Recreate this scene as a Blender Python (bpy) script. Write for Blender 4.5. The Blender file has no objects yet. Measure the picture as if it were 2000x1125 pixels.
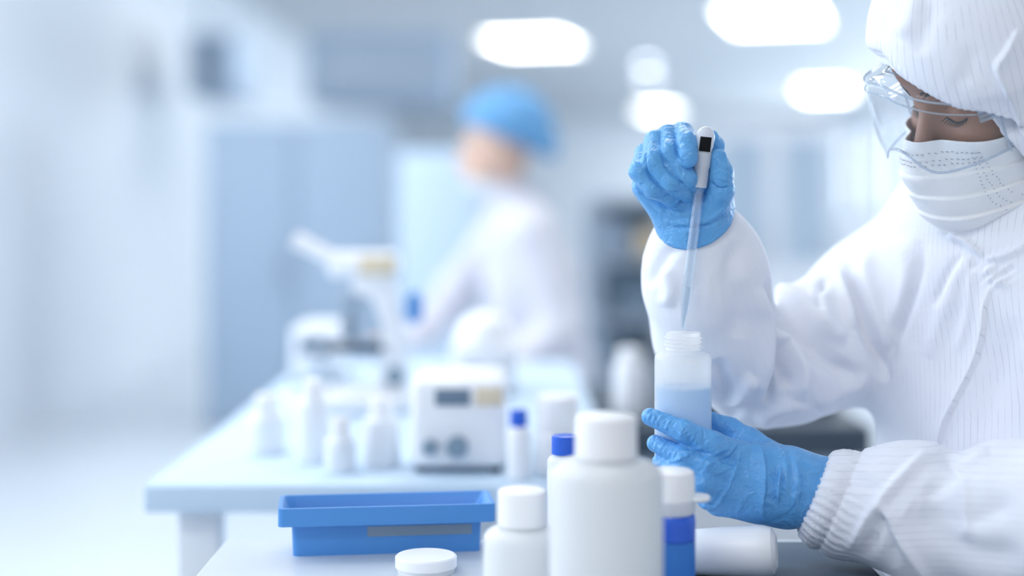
import bpy, bmesh, math, random
import numpy as np
from mathutils import Vector, Matrix

SC = bpy.context.scene
COL = SC.collection
random.seed(7)

# ------------------------------------------------------------------ camera
F = 2800.0                       # focal length in pixels of the 2000 px frame
CAMZ, HOR = 1.1, 400.0           # eye height, pixel row of the horizon
cam_data = bpy.data.cameras.new('camera')
cam = bpy.data.objects.new('camera', cam_data)
COL.objects.link(cam)
cam.location = (0, 0, CAMZ)
cam.rotation_euler = (math.pi / 2, 0, 0)
cam_data.sensor_width = 36.0
cam_data.lens = 36.0 * F / 2000.0
cam_data.shift_y = -(562.5 - HOR) / 2000.0
cam_data.clip_start, cam_data.clip_end = 0.05, 100
cam_data.dof.use_dof = True
cam_data.dof.focus_distance = 1.375
cam_data.dof.aperture_fstop = 1.15
cam_data.dof.aperture_blades = 0
SC.camera = cam

# ------------------------------------------------------------------ world and view
W = bpy.data.worlds.new('world'); SC.world = W
W.use_nodes = True
bg = W.node_tree.nodes['Background']
bg.inputs[0].default_value = (0.91, 0.95, 1.0, 1)
bg.inputs[1].default_value = 0.55
SC.view_settings.view_transform = 'Standard'
SC.view_settings.look = 'None'
SC.view_settings.gamma = 1.0
SC.view_settings.use_curve_mapping = False
SC.view_settings.exposure = 0.24
SC.cycles.max_bounces = 10
SC.cycles.transparent_max_bounces = 24
SC.cycles.caustics_reflective = False
SC.cycles.caustics_refractive = False
SC.cycles.sample_clamp_indirect = 6.0
LAMP = 10.0                      # strength of the ceiling panels
def daylight(name, x, y, z, sy, sz, rz, watts, col=(1.0, .975, .955)):
    l = bpy.data.lights.new(name, 'AREA'); l.shape = 'RECTANGLE'; l.size = sz; l.size_y = sy; l.energy = watts; l.color = col
    o = bpy.data.objects.new(name, l); COL.objects.link(o)
    o.location = (x, y, z); o.rotation_euler = (0, math.radians(rz), 0)
    return o
daylight('window_daylight', -2.47, 3.1, 1.75, 5.6, 1.5, -90, 115)      # through the windows beside the technician
daylight('window_daylight', 6.28, 17.5, 1.7, 22.0, 1.5, 90, 860)       # through the row of windows down the right side

# ------------------------------------------------------------------ small helpers
def V(px, py, Y):
    return np.array([(px - 1000.0) * Y / F, Y, CAMZ - (py - HOR) * Y / F])
def RR(r, Y):
    return r * Y / F
def sl(c):
    c = c / 255.0
    return c / 12.92 if c <= 0.04045 else ((c + 0.055) / 1.055) ** 2.4
def rgb(h):
    h = h.lstrip('#')
    return (sl(int(h[0:2], 16)), sl(int(h[2:4], 16)), sl(int(h[4:6], 16)), 1.0)

def empty(name, loc=(0, 0, 0), rz=0.0):
    o = bpy.data.objects.new(name, None); COL.objects.link(o)
    o.empty_display_size = 0.05
    o.location = loc; o.rotation_euler = (0, 0, rz)
    return o
def tag(o, label=None, cat=None, group=None, kind=None):
    if label: o['label'] = label
    if cat: o['category'] = cat
    if group: o['group'] = group
    if kind: o['kind'] = kind
    return o
def thing(name, label, cat, loc=(0, 0, 0), rz=0.0, group=None):
    return tag(empty(name, loc, rz), label, cat, group)
def children(o):
    return [c for c in bpy.data.objects if c.parent == o]
def copy_tree(o, parent=None):
    c = o.copy(); COL.objects.link(c)
    if parent is not None: c.parent = parent
    for ch in children(o): copy_tree(ch, c)
    return c

def link_mesh(name, me, mat=None, parent=None, smooth=True):
    o = bpy.data.objects.new(name, me); COL.objects.link(o)
    if mat is not None: me.materials.append(mat)
    if parent is not None: o.parent = parent
    if smooth and len(me.polygons):
        me.polygons.foreach_set('use_smooth', np.ones(len(me.polygons), dtype=bool))
    me.update()
    return o

def mesh_np(name, v, f, attrs=None):
    """v (n,3), f (m,3) or (m,4) arrays"""
    me = bpy.data.meshes.new(name)
    k = f.shape[1]
    me.vertices.add(len(v)); me.vertices.foreach_set('co', np.ascontiguousarray(v, dtype=np.float32).ravel())
    me.loops.add(f.size); me.loops.foreach_set('vertex_index', np.ascontiguousarray(f, dtype=np.int32).ravel())
    me.polygons.add(len(f))
    me.polygons.foreach_set('loop_start', np.arange(0, f.size, k, dtype=np.int32))
    me.polygons.foreach_set('loop_total', np.full(len(f), k, dtype=np.int32))
    me.update(calc_edges=True); me.validate()
    if attrs:
        for nm, a in attrs.items():
            at = me.attributes.new(nm, 'FLOAT', 'POINT')
            at.data.foreach_set('value', np.ascontiguousarray(a, dtype=np.float32))
    return me

# bmesh shape builders -------------------------------------------------------
def bm_box(bm, x0, x1, y0, y1, z0, z1):
    vs = [bm.verts.new(p) for p in ((x0, y0, z0), (x1, y0, z0), (x1, y1, z0), (x0, y1, z0), (x0, y0, z1), (x1, y0, z1), (x1, y1, z1), (x0, y1, z1))]
    for q in ((0, 3, 2, 1), (4, 5, 6, 7), (0, 1, 5, 4), (1, 2, 6, 5), (2, 3, 7, 6), (3, 0, 4, 7)):
        bm.faces.new([vs[i] for i in q])
    return vs
def bm_lathe(bm, prof, seg=48, origin=(0, 0, 0), axis='z', sx=1.0, sy=1.0):
    rings = []
    ox, oy, oz = origin
    for r, z in prof:
        ring = []
        if r < 1e-6:
            p = (0, 0, z)
            ring = [p]
        else:
            ring = [(r * sx * math.cos(2 * math.pi * i / seg), r * sy * math.sin(2 * math.pi * i / seg), z) for i in range(seg)]
        if axis == 'x': ring = [(p[2], p[0], p[1]) for p in ring]
        if axis == 'y': ring = [(p[0], p[2], -p[1]) for p in ring]
        rings.append([bm.verts.new((p[0] + ox, p[1] + oy, p[2] + oz)) for p in ring])
    for a, b in zip(rings, rings[1:]):
        if len(a) == 1 and len(b) == 1: continue
        for i in range(seg):
            j = (i + 1) % seg
            if len(a) == 1: bm.faces.new((a[0], b[i], b[j])) if False else bm.faces.new((a[0], b[j], b[i]))
            elif len(b) == 1: bm.faces.new((a[i], a[j], b[0]))
            else: bm.faces.new((a[i], a[j], b[j], b[i]))
def bm_tube(bm, pts, r, seg=12, cap=True):
    pts = [Vector(p) for p in pts]
    rs = r if isinstance(r, (list, tuple)) else [r] * len(pts)
    rings = []
    up = Vector((0.13, 0.21, 0.97)).normalized()
    for i, p in enumerate(pts):
        t = (pts[min(i + 1, len(pts) - 1)] - pts[max(i - 1, 0)]).normalized()
        if abs(t.dot(up)) > 0.95: up = Vector((0.97, 0.2, 0.1)).normalized()
        a = t.cross(up).normalized(); b = t.cross(a).normalized()
        rings.append([bm.verts.new(p + (a * math.cos(2 * math.pi * k / seg) + b * math.sin(2 * math.pi * k / seg)) * rs[i]) for k in range(seg)])
    for A, B in zip(rings, rings[1:]):
        for k in range(seg):
            j = (k + 1) % seg
            bm.faces.new((A[k], A[j], B[j], B[k]))
    if cap:
        bm.faces.new(rings[0][::-1]); bm.faces.new(rings[-1])
def bm_prism(bm, poly, y0, y1):
    a = [bm.verts.new((x, y0, z)) for x, z in poly]; b = [bm.verts.new((x, y1, z)) for x, z in poly]
    n = len(poly)
    bm.faces.new(a[::-1]); bm.faces.new(b)
    for i in range(n):
        j = (i + 1) % n
        bm.faces.new((a[i], a[j], b[j], b[i]))
def obj(name, build, mat, parent=None, bevel=0.0, seg=3, smooth=True, loc=None):
    bm = bmesh.new()
    build(bm)
    bmesh.ops.recalc_face_normals(bm, faces=bm.faces)
    if bevel > 0:
        es = [e for e in bm.edges if len(e.link_faces) == 2 and e.calc_face_angle(0) > 0.6]
        bmesh.ops.bevel(bm, geom=es, offset=bevel, segments=seg, affect='EDGES', profile=0.5, clamp_overlap=True)
    me = bpy.data.meshes.new(name); bm.to_mesh(me); bm.free()
    o = link_mesh(name, me, mat, parent, smooth)
    if smooth:
        me.set_sharp_from_angle(angle=math.radians(38))
    if loc is not None: o.location = loc
    return o
def box_obj(name, x0, x1, y0, y1, z0, z1, mat, parent=None, bevel=0.003):
    return obj(name, lambda bm: bm_box(bm, x0, x1, y0, y1, z0, z1), mat, parent, bevel)

# signed distance modelling --------------------------------------------------
def smin(a, b, k):
    h = np.clip(0.5 + 0.5 * (b - a) / k, 0, 1)
    return b * (1 - h) + a * h - k * h * (1 - h)
def smax(a, b, k):
    return -smin(-a, -b, k)
def seg_d(P, a, b, ra, rb):
    ab = b - a; L2 = float(ab @ ab) + 1e-12
    t = np.clip(((P - a) @ ab) / L2, 0, 1)
    q = P - a - t[:, None] * ab
    return np.sqrt((q * q).sum(1)) - (ra + t * (rb - ra))
def chain(P, pts, k=0.004):
    """pts: (point, radius)"""
    d = None
    for (a, ra), (b, rb) in zip(pts, pts[1:]):
        e = seg_d(P, a, b, ra, rb)
        d = e if d is None else smin(d, e, k)
    return d
def pch(lst):
    return [(V(x, y, Y), RR(r, Y)) for x, y, Y, r in lst]
def ell(P, c, r):
    q = (P - c) / r
    k0 = np.sqrt((q * q).sum(1)); k1 = np.sqrt(((q / r) ** 2).sum(1)) + 1e-9
    return k0 * (k0 - 1) / k1
def surface_nets(D, lo, h):
    s = D < 0
    cnt = np.zeros(tuple(n - 1 for n in D.shape), dtype=np.int8)
    for i in (0, 1):
        for j in (0, 1):
            for k in (0, 1):
                cnt += s[i:D.shape[0] - 1 + i, j:D.shape[1] - 1 + j, k:D.shape[2] - 1 + k]
    act = np.argwhere((cnt > 0) & (cnt < 8))
    vid = np.full(cnt.shape, -1, dtype=np.int32)
    vid[act[:, 0], act[:, 1], act[:, 2]] = np.arange(len(act))
    acc = np.zeros((len(act), 3)); num = np.zeros(len(act))
    C = [(i, j, k) for i in (0, 1) for j in (0, 1) for k in (0, 1)]
    vals = {c: D[act[:, 0] + c[0], act[:, 1] + c[1], act[:, 2] + c[2]] for c in C}
    for c in C:
        for ax in range(3):
            if c[ax] == 1: continue
            e = list(c); e[ax] = 1; e = tuple(e)
            a, b = vals[c], vals[e]
            m = (a < 0) != (b < 0)
            t = np.where(m, a / np.where(m, a - b, 1), 0)
            p = np.array(c, dtype=float)[None].repeat(len(act), 0); p[:, ax] += t
            acc[m] += p[m]; num[m] += 1
    v = (act + acc / num[:, None]) * h + lo
    faces = []
    for ax in range(3):
        o1, o2 = [a for a in range(3) if a != ax]
        sl0 = [slice(None)] * 3; sl1 = [slice(None)] * 3
        sl0[ax] = slice(0, -1); sl1[ax] = slice(1, None)
        cr = s[tuple(sl0)] != s[tuple(sl1)]
        idx = np.argwhere(cr)
        idx = idx[(idx[:, o1] > 0) & (idx[:, o2] > 0) & (idx[:, o1] < D.shape[o1] - 1) & (idx[:, o2] < D.shape[o2] - 1)]
        def g(d1, d2):
            q = idx.copy(); q[:, o1] += d1; q[:, o2] += d2
            return vid[q[:, 0], q[:, 1], q[:, 2]]
        q = np.stack([g(-1, -1), g(0, -1), g(0, 0), g(-1, 0)], 1)
        ins = s[idx[:, 0], idx[:, 1], idx[:, 2]]
        flip = ins if ax != 1 else ~ins
        q[~flip] = q[~flip][:, ::-1]
        faces.append(q)
    f = np.concatenate(faces); f = f[(f >= 0).all(1)]
    return v, f
def mesh_sdf(fn, lo, hi, h, coarse=4):
    lo = np.array(lo, dtype=float); hi = np.array(hi, dtype=float)
    n = np.ceil((hi - lo) / (h * coarse)).astype(int)
    H = h * coarse
    g = [lo[i] + H * (np.arange(n[i]) + 0.5) for i in range(3)]
    G = np.stack(np.meshgrid(*g, indexing='ij'), -1).reshape(-1, 3)
    dc = np.concatenate([fn(G[i:i + 400000]) for i in range(0, len(G), 400000)]).reshape(n)
    N = n * coarse + 1
    D = np.repeat(np.repeat(np.repeat(np.where(dc < 0, -1.0, 1.0).astype(np.float32), coarse, 0), coarse, 1), coarse, 2)
    D = np.pad(D, ((0, 1),) * 3, mode='edge')
    act = np.argwhere(np.abs(dc) < H * 1.35)
    off = np.stack(np.meshgrid(*[np.arange(coarse + 1)] * 3, indexing='ij'), -1).reshape(-1, 3)
    for i in range(0, len(act), 3000):
        ii = (act[i:i + 3000, None, :] * coarse + off[None]).reshape(-1, 3)
        d = fn(lo + ii * h)
        D[ii[:, 0], ii[:, 1], ii[:, 2]] = d
    return surface_nets(D, lo, h)
def normals_np(v, f):
    a = v[f[:, 2]] - v[f[:, 0]]; b = v[f[:, 3]] - v[f[:, 1]]
    fn = np.cross(a, b)
    n = np.zeros_like(v)
    for k in range(4): np.add.at(n, f[:, k], fn)
    return n / (np.linalg.norm(n, axis=1, keepdims=True) + 1e-12)
def relax(v, f, it=2, lam=0.5):
    n = len(v)
    for _ in range(it):
        acc = np.zeros_like(v); c = np.zeros(n)
        for k in range(4):
            a, b = f[:, k], f[:, (k + 1) % 4]
            np.add.at(acc, a, v[b]); np.add.at(c, a, 1)
            np.add.at(acc, b, v[a]); np.add.at(c, b, 1)
        v = v + lam * (acc / np.maximum(c, 1)[:, None] - v)
    return v
def pix(v):
    return np.stack([1000 + v[:, 0] / v[:, 1] * F, HOR - (v[:, 2] - CAMZ) / v[:, 1] * F], 1)
def poly_dist(p, pts):
    """distance, signed side and length parameter of 2-D points to a polyline"""
    pts = np.array(pts, dtype=float)
    best = np.full(len(p), 1e9); side = np.zeros(len(p)); tt = np.zeros(len(p))
    seg = np.linalg.norm(pts[1:] - pts[:-1], axis=1); L = seg.sum(); s0 = 0
    for i in range(len(pts) - 1):
        a, b = pts[i], pts[i + 1]; ab = b - a
        t = np.clip(((p - a) @ ab) / (ab @ ab), 0, 1)
        q = p - a - t[:, None] * ab
        d = np.hypot(q[:, 0], q[:, 1])
        m = d < best
        best[m] = d[m]; side[m] = np.sign(ab[0] * q[m, 1] - ab[1] * q[m, 0]); tt[m] = (s0 + t[m] * seg[i]) / L
        s0 += seg[i]
    return best, side, tt
def smooth_pts(pts, n=40):
    """Catmull-Rom through 2-D or 3-D points"""
    P = np.array(pts, dtype=float)
    if len(P) < 3: return P
    P = np.vstack([2 * P[0] - P[1], P, 2 * P[-1] - P[-2]])
    out = []
    m = max(2, n // (len(P) - 3))
    for i in range(1, len(P) - 2):
        for t in np.linspace(0, 1, m, endpoint=False):
            p0, p1, p2, p3 = P[i - 1:i + 3]
            out.append(0.5 * (2 * p1 + (p2 - p0) * t + (2 * p0 - 5 * p1 + 4 * p2 - p3) * t * t + (3 * p1 - p0 - 3 * p2 + p3) * t ** 3))
    out.append(P[-2])
    return np.array(out)
class Sculpt:
    """folds and creases pressed into a mesh as real relief"""
    def __init__(s, v, f):
        s.v, s.f = v, f; s.n = normals_np(v, f); s.p = pix(v)
        view = v - np.array([0, 0, CAMZ]); view /= np.linalg.norm(view, axis=1, keepdims=True)
        s.front = np.clip((-(s.n * view).sum(1)) / 0.25 + 0.4, 0, 1)
        s.d = np.zeros(len(v))
    def ridge(s, pts, w, amp, mode='both', taper=True, where=None):
        pts = smooth_pts(pts)
        lo = pts.min(0) - 5 * w; hi = pts.max(0) + 5 * w
        m = (s.p > lo).all(1) & (s.p < hi).all(1) & (s.front > 0)
        if where is not None: m &= where
        if not m.any(): return
        d, side, t = poly_dist(s.p[m], pts)
        if mode == 'both': g = np.exp(-(d / w) ** 2)
        elif mode == 'L': g = np.where(side < 0, np.exp(-(d / (3 * w))), np.exp(-(d / (0.35 * w)) ** 2))
        else: g = np.where(side > 0, np.exp(-(d / (3 * w))), np.exp(-(d / (0.35 * w)) ** 2))
        if taper: g = g * np.clip(np.minimum(t, 1 - t) / 0.18, 0.0, 1) ** 0.7
        s.d[m] += amp * g * s.front[m]
    def apply(s):
        s.v = s.v + s.n * s.d[:, None]
        return s.v
# ------------------------------------------------------------------ materials
def new_mat(name):
    m = bpy.data.materials.new(name); m.use_nodes = True
    nt = m.node_tree; nt.nodes.clear()
    out = nt.nodes.new('ShaderNodeOutputMaterial')
    return m, nt, out
def pbr(name, col, rough=0.5, metal=0.0, spec=0.5, bump=0.0, bscale=60.0, var=0.0, sub=0.0, emit=None, estr=0.0, trans=0.0, coat=0.0, sheen=0.0):
    m, nt, out = new_mat(name)
    b = nt.nodes.new('ShaderNodeBsdfPrincipled')
    nt.links.new(b.outputs[0], out.inputs[0])
    c = rgb(col) if isinstance(col, str) else col
    b.inputs['Base Color'].default_value = c
    b.inputs['Roughness'].default_value = rough
    b.inputs['Metallic'].default_value = metal
    b.inputs['Specular IOR Level'].default_value = spec
    b.inputs['Transmission Weight'].default_value = trans
    b.inputs['Coat Weight'].default_value = coat
    b.inputs['Sheen Weight'].default_value = sheen
    if sub:
        b.inputs['Subsurface Weight'].default_value = sub
        b.inputs['Subsurface Scale'].default_value = 0.01
    if emit:
        b.inputs['Emission Color'].default_value = rgb(emit); b.inputs['Emission Strength'].default_value = estr
    tc = nt.nodes.new('ShaderNodeTexCoord')
    if var or bump:
        nz = nt.nodes.new('ShaderNodeTexNoise'); nz.inputs['Scale'].default_value = bscale; nz.inputs['Detail'].default_value = 4
        nt.links.new(tc.outputs['Object'], nz.inputs['Vector'])
        if var:
            mx = nt.nodes.new('ShaderNodeMix'); mx.data_type = 'RGBA'
            mx.inputs['A'].default_value = tuple(x * (1 - var) for x in c[:3]) + (1,)
            mx.inputs['B'].default_value = tuple(min(1, x * (1 + var)) for x in c[:3]) + (1,)
            nt.links.new(nz.outputs['Fac'], mx.inputs['Factor']); nt.links.new(mx.outputs['Result'], b.inputs['Base Color'])
        if bump:
            bp = nt.nodes.new('ShaderNodeBump'); bp.inputs['Strength'].default_value = bump; bp.inputs['Distance'].default_value = 0.002
            nt.links.new(nz.outputs['Fac'], bp.inputs['Height']); nt.links.new(bp.outputs[0], b.inputs['Normal'])
    return m
def emis(name, col, strength):
    m, nt, out = new_mat(name)
    e = nt.nodes.new('ShaderNodeEmission'); e.inputs[0].default_value = rgb(col); e.inputs[1].default_value = strength
    nt.links.new(e.outputs[0], out.inputs[0])
    return m
def schlick(nt, f0, spec):
    N = nt.nodes.new; L = nt.links.new
    lw = N('ShaderNodeLayerWeight'); lw.inputs[0].default_value = 0.5
    pw = N('ShaderNodeMath'); pw.operation = 'POWER'; pw.inputs[1].default_value = 4.0; L(lw.outputs['Facing'], pw.inputs[0])
    mr = N('ShaderNodeMapRange'); mr.inputs['To Min'].default_value = f0 * spec; mr.inputs['To Max'].default_value = min(1, .85 * spec); L(pw.outputs[0], mr.inputs['Value'])
    return mr.outputs[0]
def plastic_translucent(name, col, clear=0.25, trans=0.45, rough=0.3, spec=0.5):
    """milky polyethylene: some light straight through, some scattered through, the rest back"""
    m, nt, out = new_mat(name)
    N = nt.nodes.new; L = nt.links.new
    c = rgb(col)
    di = N('ShaderNodeBsdfDiffuse'); di.inputs[0].default_value = c
    tl = N('ShaderNodeBsdfTranslucent'); tl.inputs[0].default_value = c
    tp = N('ShaderNodeBsdfTransparent'); tp.inputs[0].default_value = c
    gl = N('ShaderNodeBsdfGlossy'); gl.inputs['Roughness'].default_value = rough
    m1 = N('ShaderNodeMixShader'); m1.inputs[0].default_value = trans
    L(di.outputs[0], m1.inputs[1]); L(tl.outputs[0], m1.inputs[2])
    m2 = N('ShaderNodeMixShader'); m2.inputs[0].default_value = clear
    L(m1.outputs[0], m2.inputs[1]); L(tp.outputs[0], m2.inputs[2])
    m3 = N('ShaderNodeMixShader'); L(schlick(nt, .035, spec), m3.inputs[0]); L(m2.outputs[0], m3.inputs[1]); L(gl.outputs[0], m3.inputs[2])
    L(m3.outputs[0], out.inputs[0])
    return m
def clear_plastic(name, tint, rough=0.03, spec=1.0, ior=1.5, haze=0.0):
    m, nt, out = new_mat(name)
    N = nt.nodes.new; L = nt.links.new
    tp = N('ShaderNodeBsdfTransparent'); tp.inputs[0].default_value = rgb(tint)
    gl = N('ShaderNodeBsdfGlossy'); gl.inputs['Roughness'].default_value = rough
    a = tp
    if haze:
        di = N('ShaderNodeBsdfDiffuse'); di.inputs[0].default_value = rgb('#eef4fb')
        mh = N('ShaderNodeMixShader'); mh.inputs[0].default_value = haze; L(tp.outputs[0], mh.inputs[1]); L(di.outputs[0], mh.inputs[2]); a = mh
    mx = N('ShaderNodeMixShader'); L(schlick(nt, .04, spec), mx.inputs[0]); L(a.outputs[0], mx.inputs[1]); L(gl.outputs[0], mx.inputs[2])
    L(mx.outputs[0], out.inputs[0])
    return m
def glove_mat(name, col, dark):
    m, nt, out = new_mat(name)
    N = nt.nodes.new; L = nt.links.new
    b = N('ShaderNodeBsdfPrincipled'); L(b.outputs[0], out.inputs[0])
    tc = N('ShaderNodeTexCoord')
    n1 = N('ShaderNodeTexNoise'); n1.inputs['Scale'].default_value = 70; n1.inputs['Detail'].default_value = 3; n1.inputs['Distortion'].default_value = 1.2
    L(tc.outputs['Object'], n1.inputs['Vector'])
    v1 = N('ShaderNodeTexNoise'); v1.inputs['Scale'].default_value = 210; v1.inputs['Detail'].default_value = 2; v1.inputs['Distortion'].default_value = 0.6
    L(tc.outputs['Object'], v1.inputs['Vector'])
    mx = N('ShaderNodeMix'); mx.data_type = 'RGBA'; mx.inputs['A'].default_value = rgb(dark); mx.inputs['B'].default_value = rgb(col)
    L(n1.outputs['Fac'], mx.inputs['Factor']); L(mx.outputs['Result'], b.inputs['Base Color'])
    ad = N('ShaderNodeMath'); ad.operation = 'MULTIPLY_ADD'; ad.inputs[1].default_value = 0.3
    L(v1.outputs['Fac'], ad.inputs[0]); L(n1.outputs['Fac'], ad.inputs[2])
    bp = N('ShaderNodeBump'); bp.inputs['Strength'].default_value = 0.6; bp.inputs['Distance'].default_value = 0.006
    L(ad.outputs[0], bp.inputs['Height']); L(bp.outputs[0], b.inputs['Normal'])
    b.inputs['Roughness'].default_value = 0.3
    b.inputs['Specular IOR Level'].default_value = 0.45
    b.inputs['Subsurface Weight'].default_value = 0.15; b.inputs['Subsurface Scale'].default_value = 0.006
    b.inputs['Subsurface Radius'].default_value = (0.3, 0.6, 1.0)
    return m
def stripe_mat(name, col, line, spacing=0.0066, width=0.085, amount=0.42):
    """woven clean-room cloth with thin grey threads at even spacing"""
    m, nt, out = new_mat(name)
    N = nt.nodes.new; L = nt.links.new
    b = N('ShaderNodeBsdfPrincipled'); L(b.outputs[0], out.inputs[0])
    at = N('ShaderNodeAttribute'); at.attribute_name = 'stripe'
    tc = N('ShaderNodeTexCoord')
    nz = N('ShaderNodeTexNoise'); nz.inputs['Scale'].default_value = 38; nz.inputs['Detail'].default_value = 3
    L(tc.outputs['Object'], nz.inputs['Vector'])
    w = N('ShaderNodeMath'); w.operation = 'MULTIPLY_ADD'; w.inputs[1].default_value = 0.0022; L(nz.outputs['Fac'], w.inputs[0]); L(at.outputs['Fac'], w.inputs[2])
    dv = N('ShaderNodeMath'); dv.operation = 'DIVIDE'; dv.inputs[1].default_value = spacing; L(w.outputs[0], dv.inputs[0])
    fr = N('ShaderNodeMath'); fr.operation = 'FRACT'; L(dv.outputs[0], fr.inputs[0])
    sb = N('ShaderNodeMath'); sb.operation = 'SUBTRACT'; sb.inputs[1].default_value = 0.5; L(fr.outputs[0], sb.inputs[0])
    ab = N('ShaderNodeMath'); ab.operation = 'ABSOLUTE'; L(sb.outputs[0], ab.inputs[0])
    mr = N('ShaderNodeMapRange'); mr.interpolation_type = 'SMOOTHSTEP'
    mr.inputs['From Min'].default_value = width; mr.inputs['From Max'].default_value = width * 0.3
    mr.inputs['To Min'].default_value = 0; mr.inputs['To Max'].default_value = amount
    L(ab.outputs[0], mr.inputs['Value'])
    n2 = N('ShaderNodeTexNoise'); n2.inputs['Scale'].default_value = 55; L(tc.outputs['Object'], n2.inputs['Vector'])
    m2 = N('ShaderNodeMapRange'); m2.inputs['From Min'].default_value = 0.35; m2.inputs['From Max'].default_value = 0.6; L(n2.outputs['Fac'], m2.inputs['Value'])
    ml0 = N('ShaderNodeMath'); ml0.operation = 'MULTIPLY'; L(mr.outputs[0], ml0.inputs[0]); L(m2.outputs[0], ml0.inputs[1])
    wv = N('ShaderNodeAttribute'); wv.attribute_name = 'weave'
    ml = N('ShaderNodeMath'); ml.operation = 'MULTIPLY'; L(ml0.outputs[0], ml.inputs[0]); L(wv.outputs['Fac'], ml.inputs[1])
    mx = N('ShaderNodeMix'); mx.data_type = 'RGBA'; mx.inputs['A'].default_value = rgb(col); mx.inputs['B'].default_value = rgb(line)
    L(ml.outputs[0], mx.inputs['Factor']); L(mx.outputs['Result'], b.inputs['Base Color'])
    n3 = N('ShaderNodeTexNoise'); n3.inputs['Scale'].default_value = 26; n3.inputs['Detail'].default_value = 3; n3.inputs['Distortion'].default_value = 0.8
    L(tc.outputs['Object'], n3.inputs['Vector'])
    bp = N('ShaderNodeBump'); bp.inputs['Strength'].default_value = 0.25; bp.inputs['Distance'].default_value = 0.006
    L(n3.outputs['Fac'], bp.inputs['Height']); L(bp.outputs[0], b.inputs['Normal'])
    b.inputs['Roughness'].default_value = 0.75; b.inputs['Specular IOR Level'].default_value = 0.25
    b.inputs['Sheen Weight'].default_value = 0.15
    return m
M = {}
M['glove'] = glove_mat('nitrile_glove', '#6db0e8', '#569fe0')
M['glove_far'] = glove_mat('nitrile_glove_far', '#6db0e8', '#569fe0')
M['cover'] = stripe_mat('cleanroom_cloth', '#e9ecf6', '#8b96ad')
M['skin'] = pbr('skin', '#996c55', 0.5, sub=0.2, bump=0.1, bscale=300, var=0.06)
M['hair'] = pbr('dark_hair', '#20242c', 0.5)
M['eye'] = pbr('eye_white', '#c9bdb6', 0.25)
M['iris'] = pbr('iris', '#2c201a', 0.2)
M['mask'] = pbr('mask_cloth', '#eef0f4', 0.85, bump=0.35, bscale=180, var=0.02)
M['stitch'] = pbr('mask_weld', '#aeb4c0', 0.8)
M['goggle'] = clear_plastic('goggle_plastic', '#fbfcfd', 0.05, .55, 1.5, haze=0.025)
M['goggle_rim'] = clear_plastic('goggle_rim_plastic', '#dfe8f2', 0.08, 1.0, 1.6, haze=0.25)
M['hdpe'] = plastic_translucent('milky_polyethylene', '#ffffff', 0.46, 0.62, 0.22, 0.5)
M['hdpe_dense'] = plastic_translucent('thick_polyethylene', '#fbfdff', 0.10, 0.36, 0.3, 0.5)
M['liquid'] = plastic_translucent('pale_blue_liquid', '#ade0ff', 0.16, 0.5, 0.2, 0.1)
M['liquid_deep'] = plastic_translucent('blue_liquid', '#5aa2ea', 0.08, 0.4, 0.3, 0.4)
M['clear_liquid'] = plastic_translucent('clear_liquid', '#e6eff8', 0.5, 0.5, 0.2, 0.2)
M['drawn'] = clear_plastic('drawn_liquid', '#f2f6fa', 0.05, .4, haze=0.3)
M['glass'] = clear_plastic('pipette_glass', '#f6fafd', 0.04, .9, 1.7, haze=0.09)
M['silicone'] = plastic_translucent('white_silicone', '#f3f6fb', 0.08, 0.45, 0.25, 0.8)
M['white'] = pbr('white_plastic', '#f1f3f8', 0.35)
M['white_soft'] = pbr('white_paint', '#e6ebf2', 0.5)
M['cap'] = pbr('white_cap', '#f3f4f8', 0.4, sub=0.1)
M['blue_cap'] = pbr('blue_cap', '#2a62d6', 0.25)
M['blue_tray'] = pbr('blue_tray_plastic', '#4a8ed4', 0.4)
M['black'] = pbr('black_rubber', '#05080c', 0.5, spec=.2)
M['dark'] = pbr('dark_grey', '#3c4c5c', 0.5)
M['slate'] = pbr('slate_grey', '#7f95a8', 0.5, var=0.1, bscale=6)
M['steel'] = pbr('brushed_steel', '#a9b7c6', 0.35, metal=0.6)
M['pale_blue'] = pbr('pale_blue_paint', '#c3d8ec', 0.6)
M['grey_blue'] = pbr('grey_blue_paint', '#9fb3c9', 0.6)
M['beige'] = pbr('beige_plastic', '#e0d2b8', 0.5)
M['screen'] = pbr('dark_display', '#6f8296', 0.3)
M['pane_grey'] = pbr('grey_glazing', '#b4c5d6', 0.2)
M['bench'] = pbr('pale_bench_laminate', '#d0d8e0', 0.3, var=0.04, bscale=8)
M['mat'] = pbr('slate_mat', '#506376', 0.75, var=0.08, bscale=30)
M['cap_blue'] = pbr('bouffant_cap', '#5f98c8', 0.7, bump=0.6, bscale=60, var=0.08)
M['coat'] = pbr('white_coat', '#d0d1dc', 0.8, var=0.03, bscale=12)
M['skin_far'] = pbr('skin_far', '#dcb9a6', 0.5, sub=0.1)
M['lamp'] = emis('lamp_diffuser', '#fdfbf8', LAMP)
M['spot'] = emis('spot_lens', '#f0f6ff', 9.0)
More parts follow.
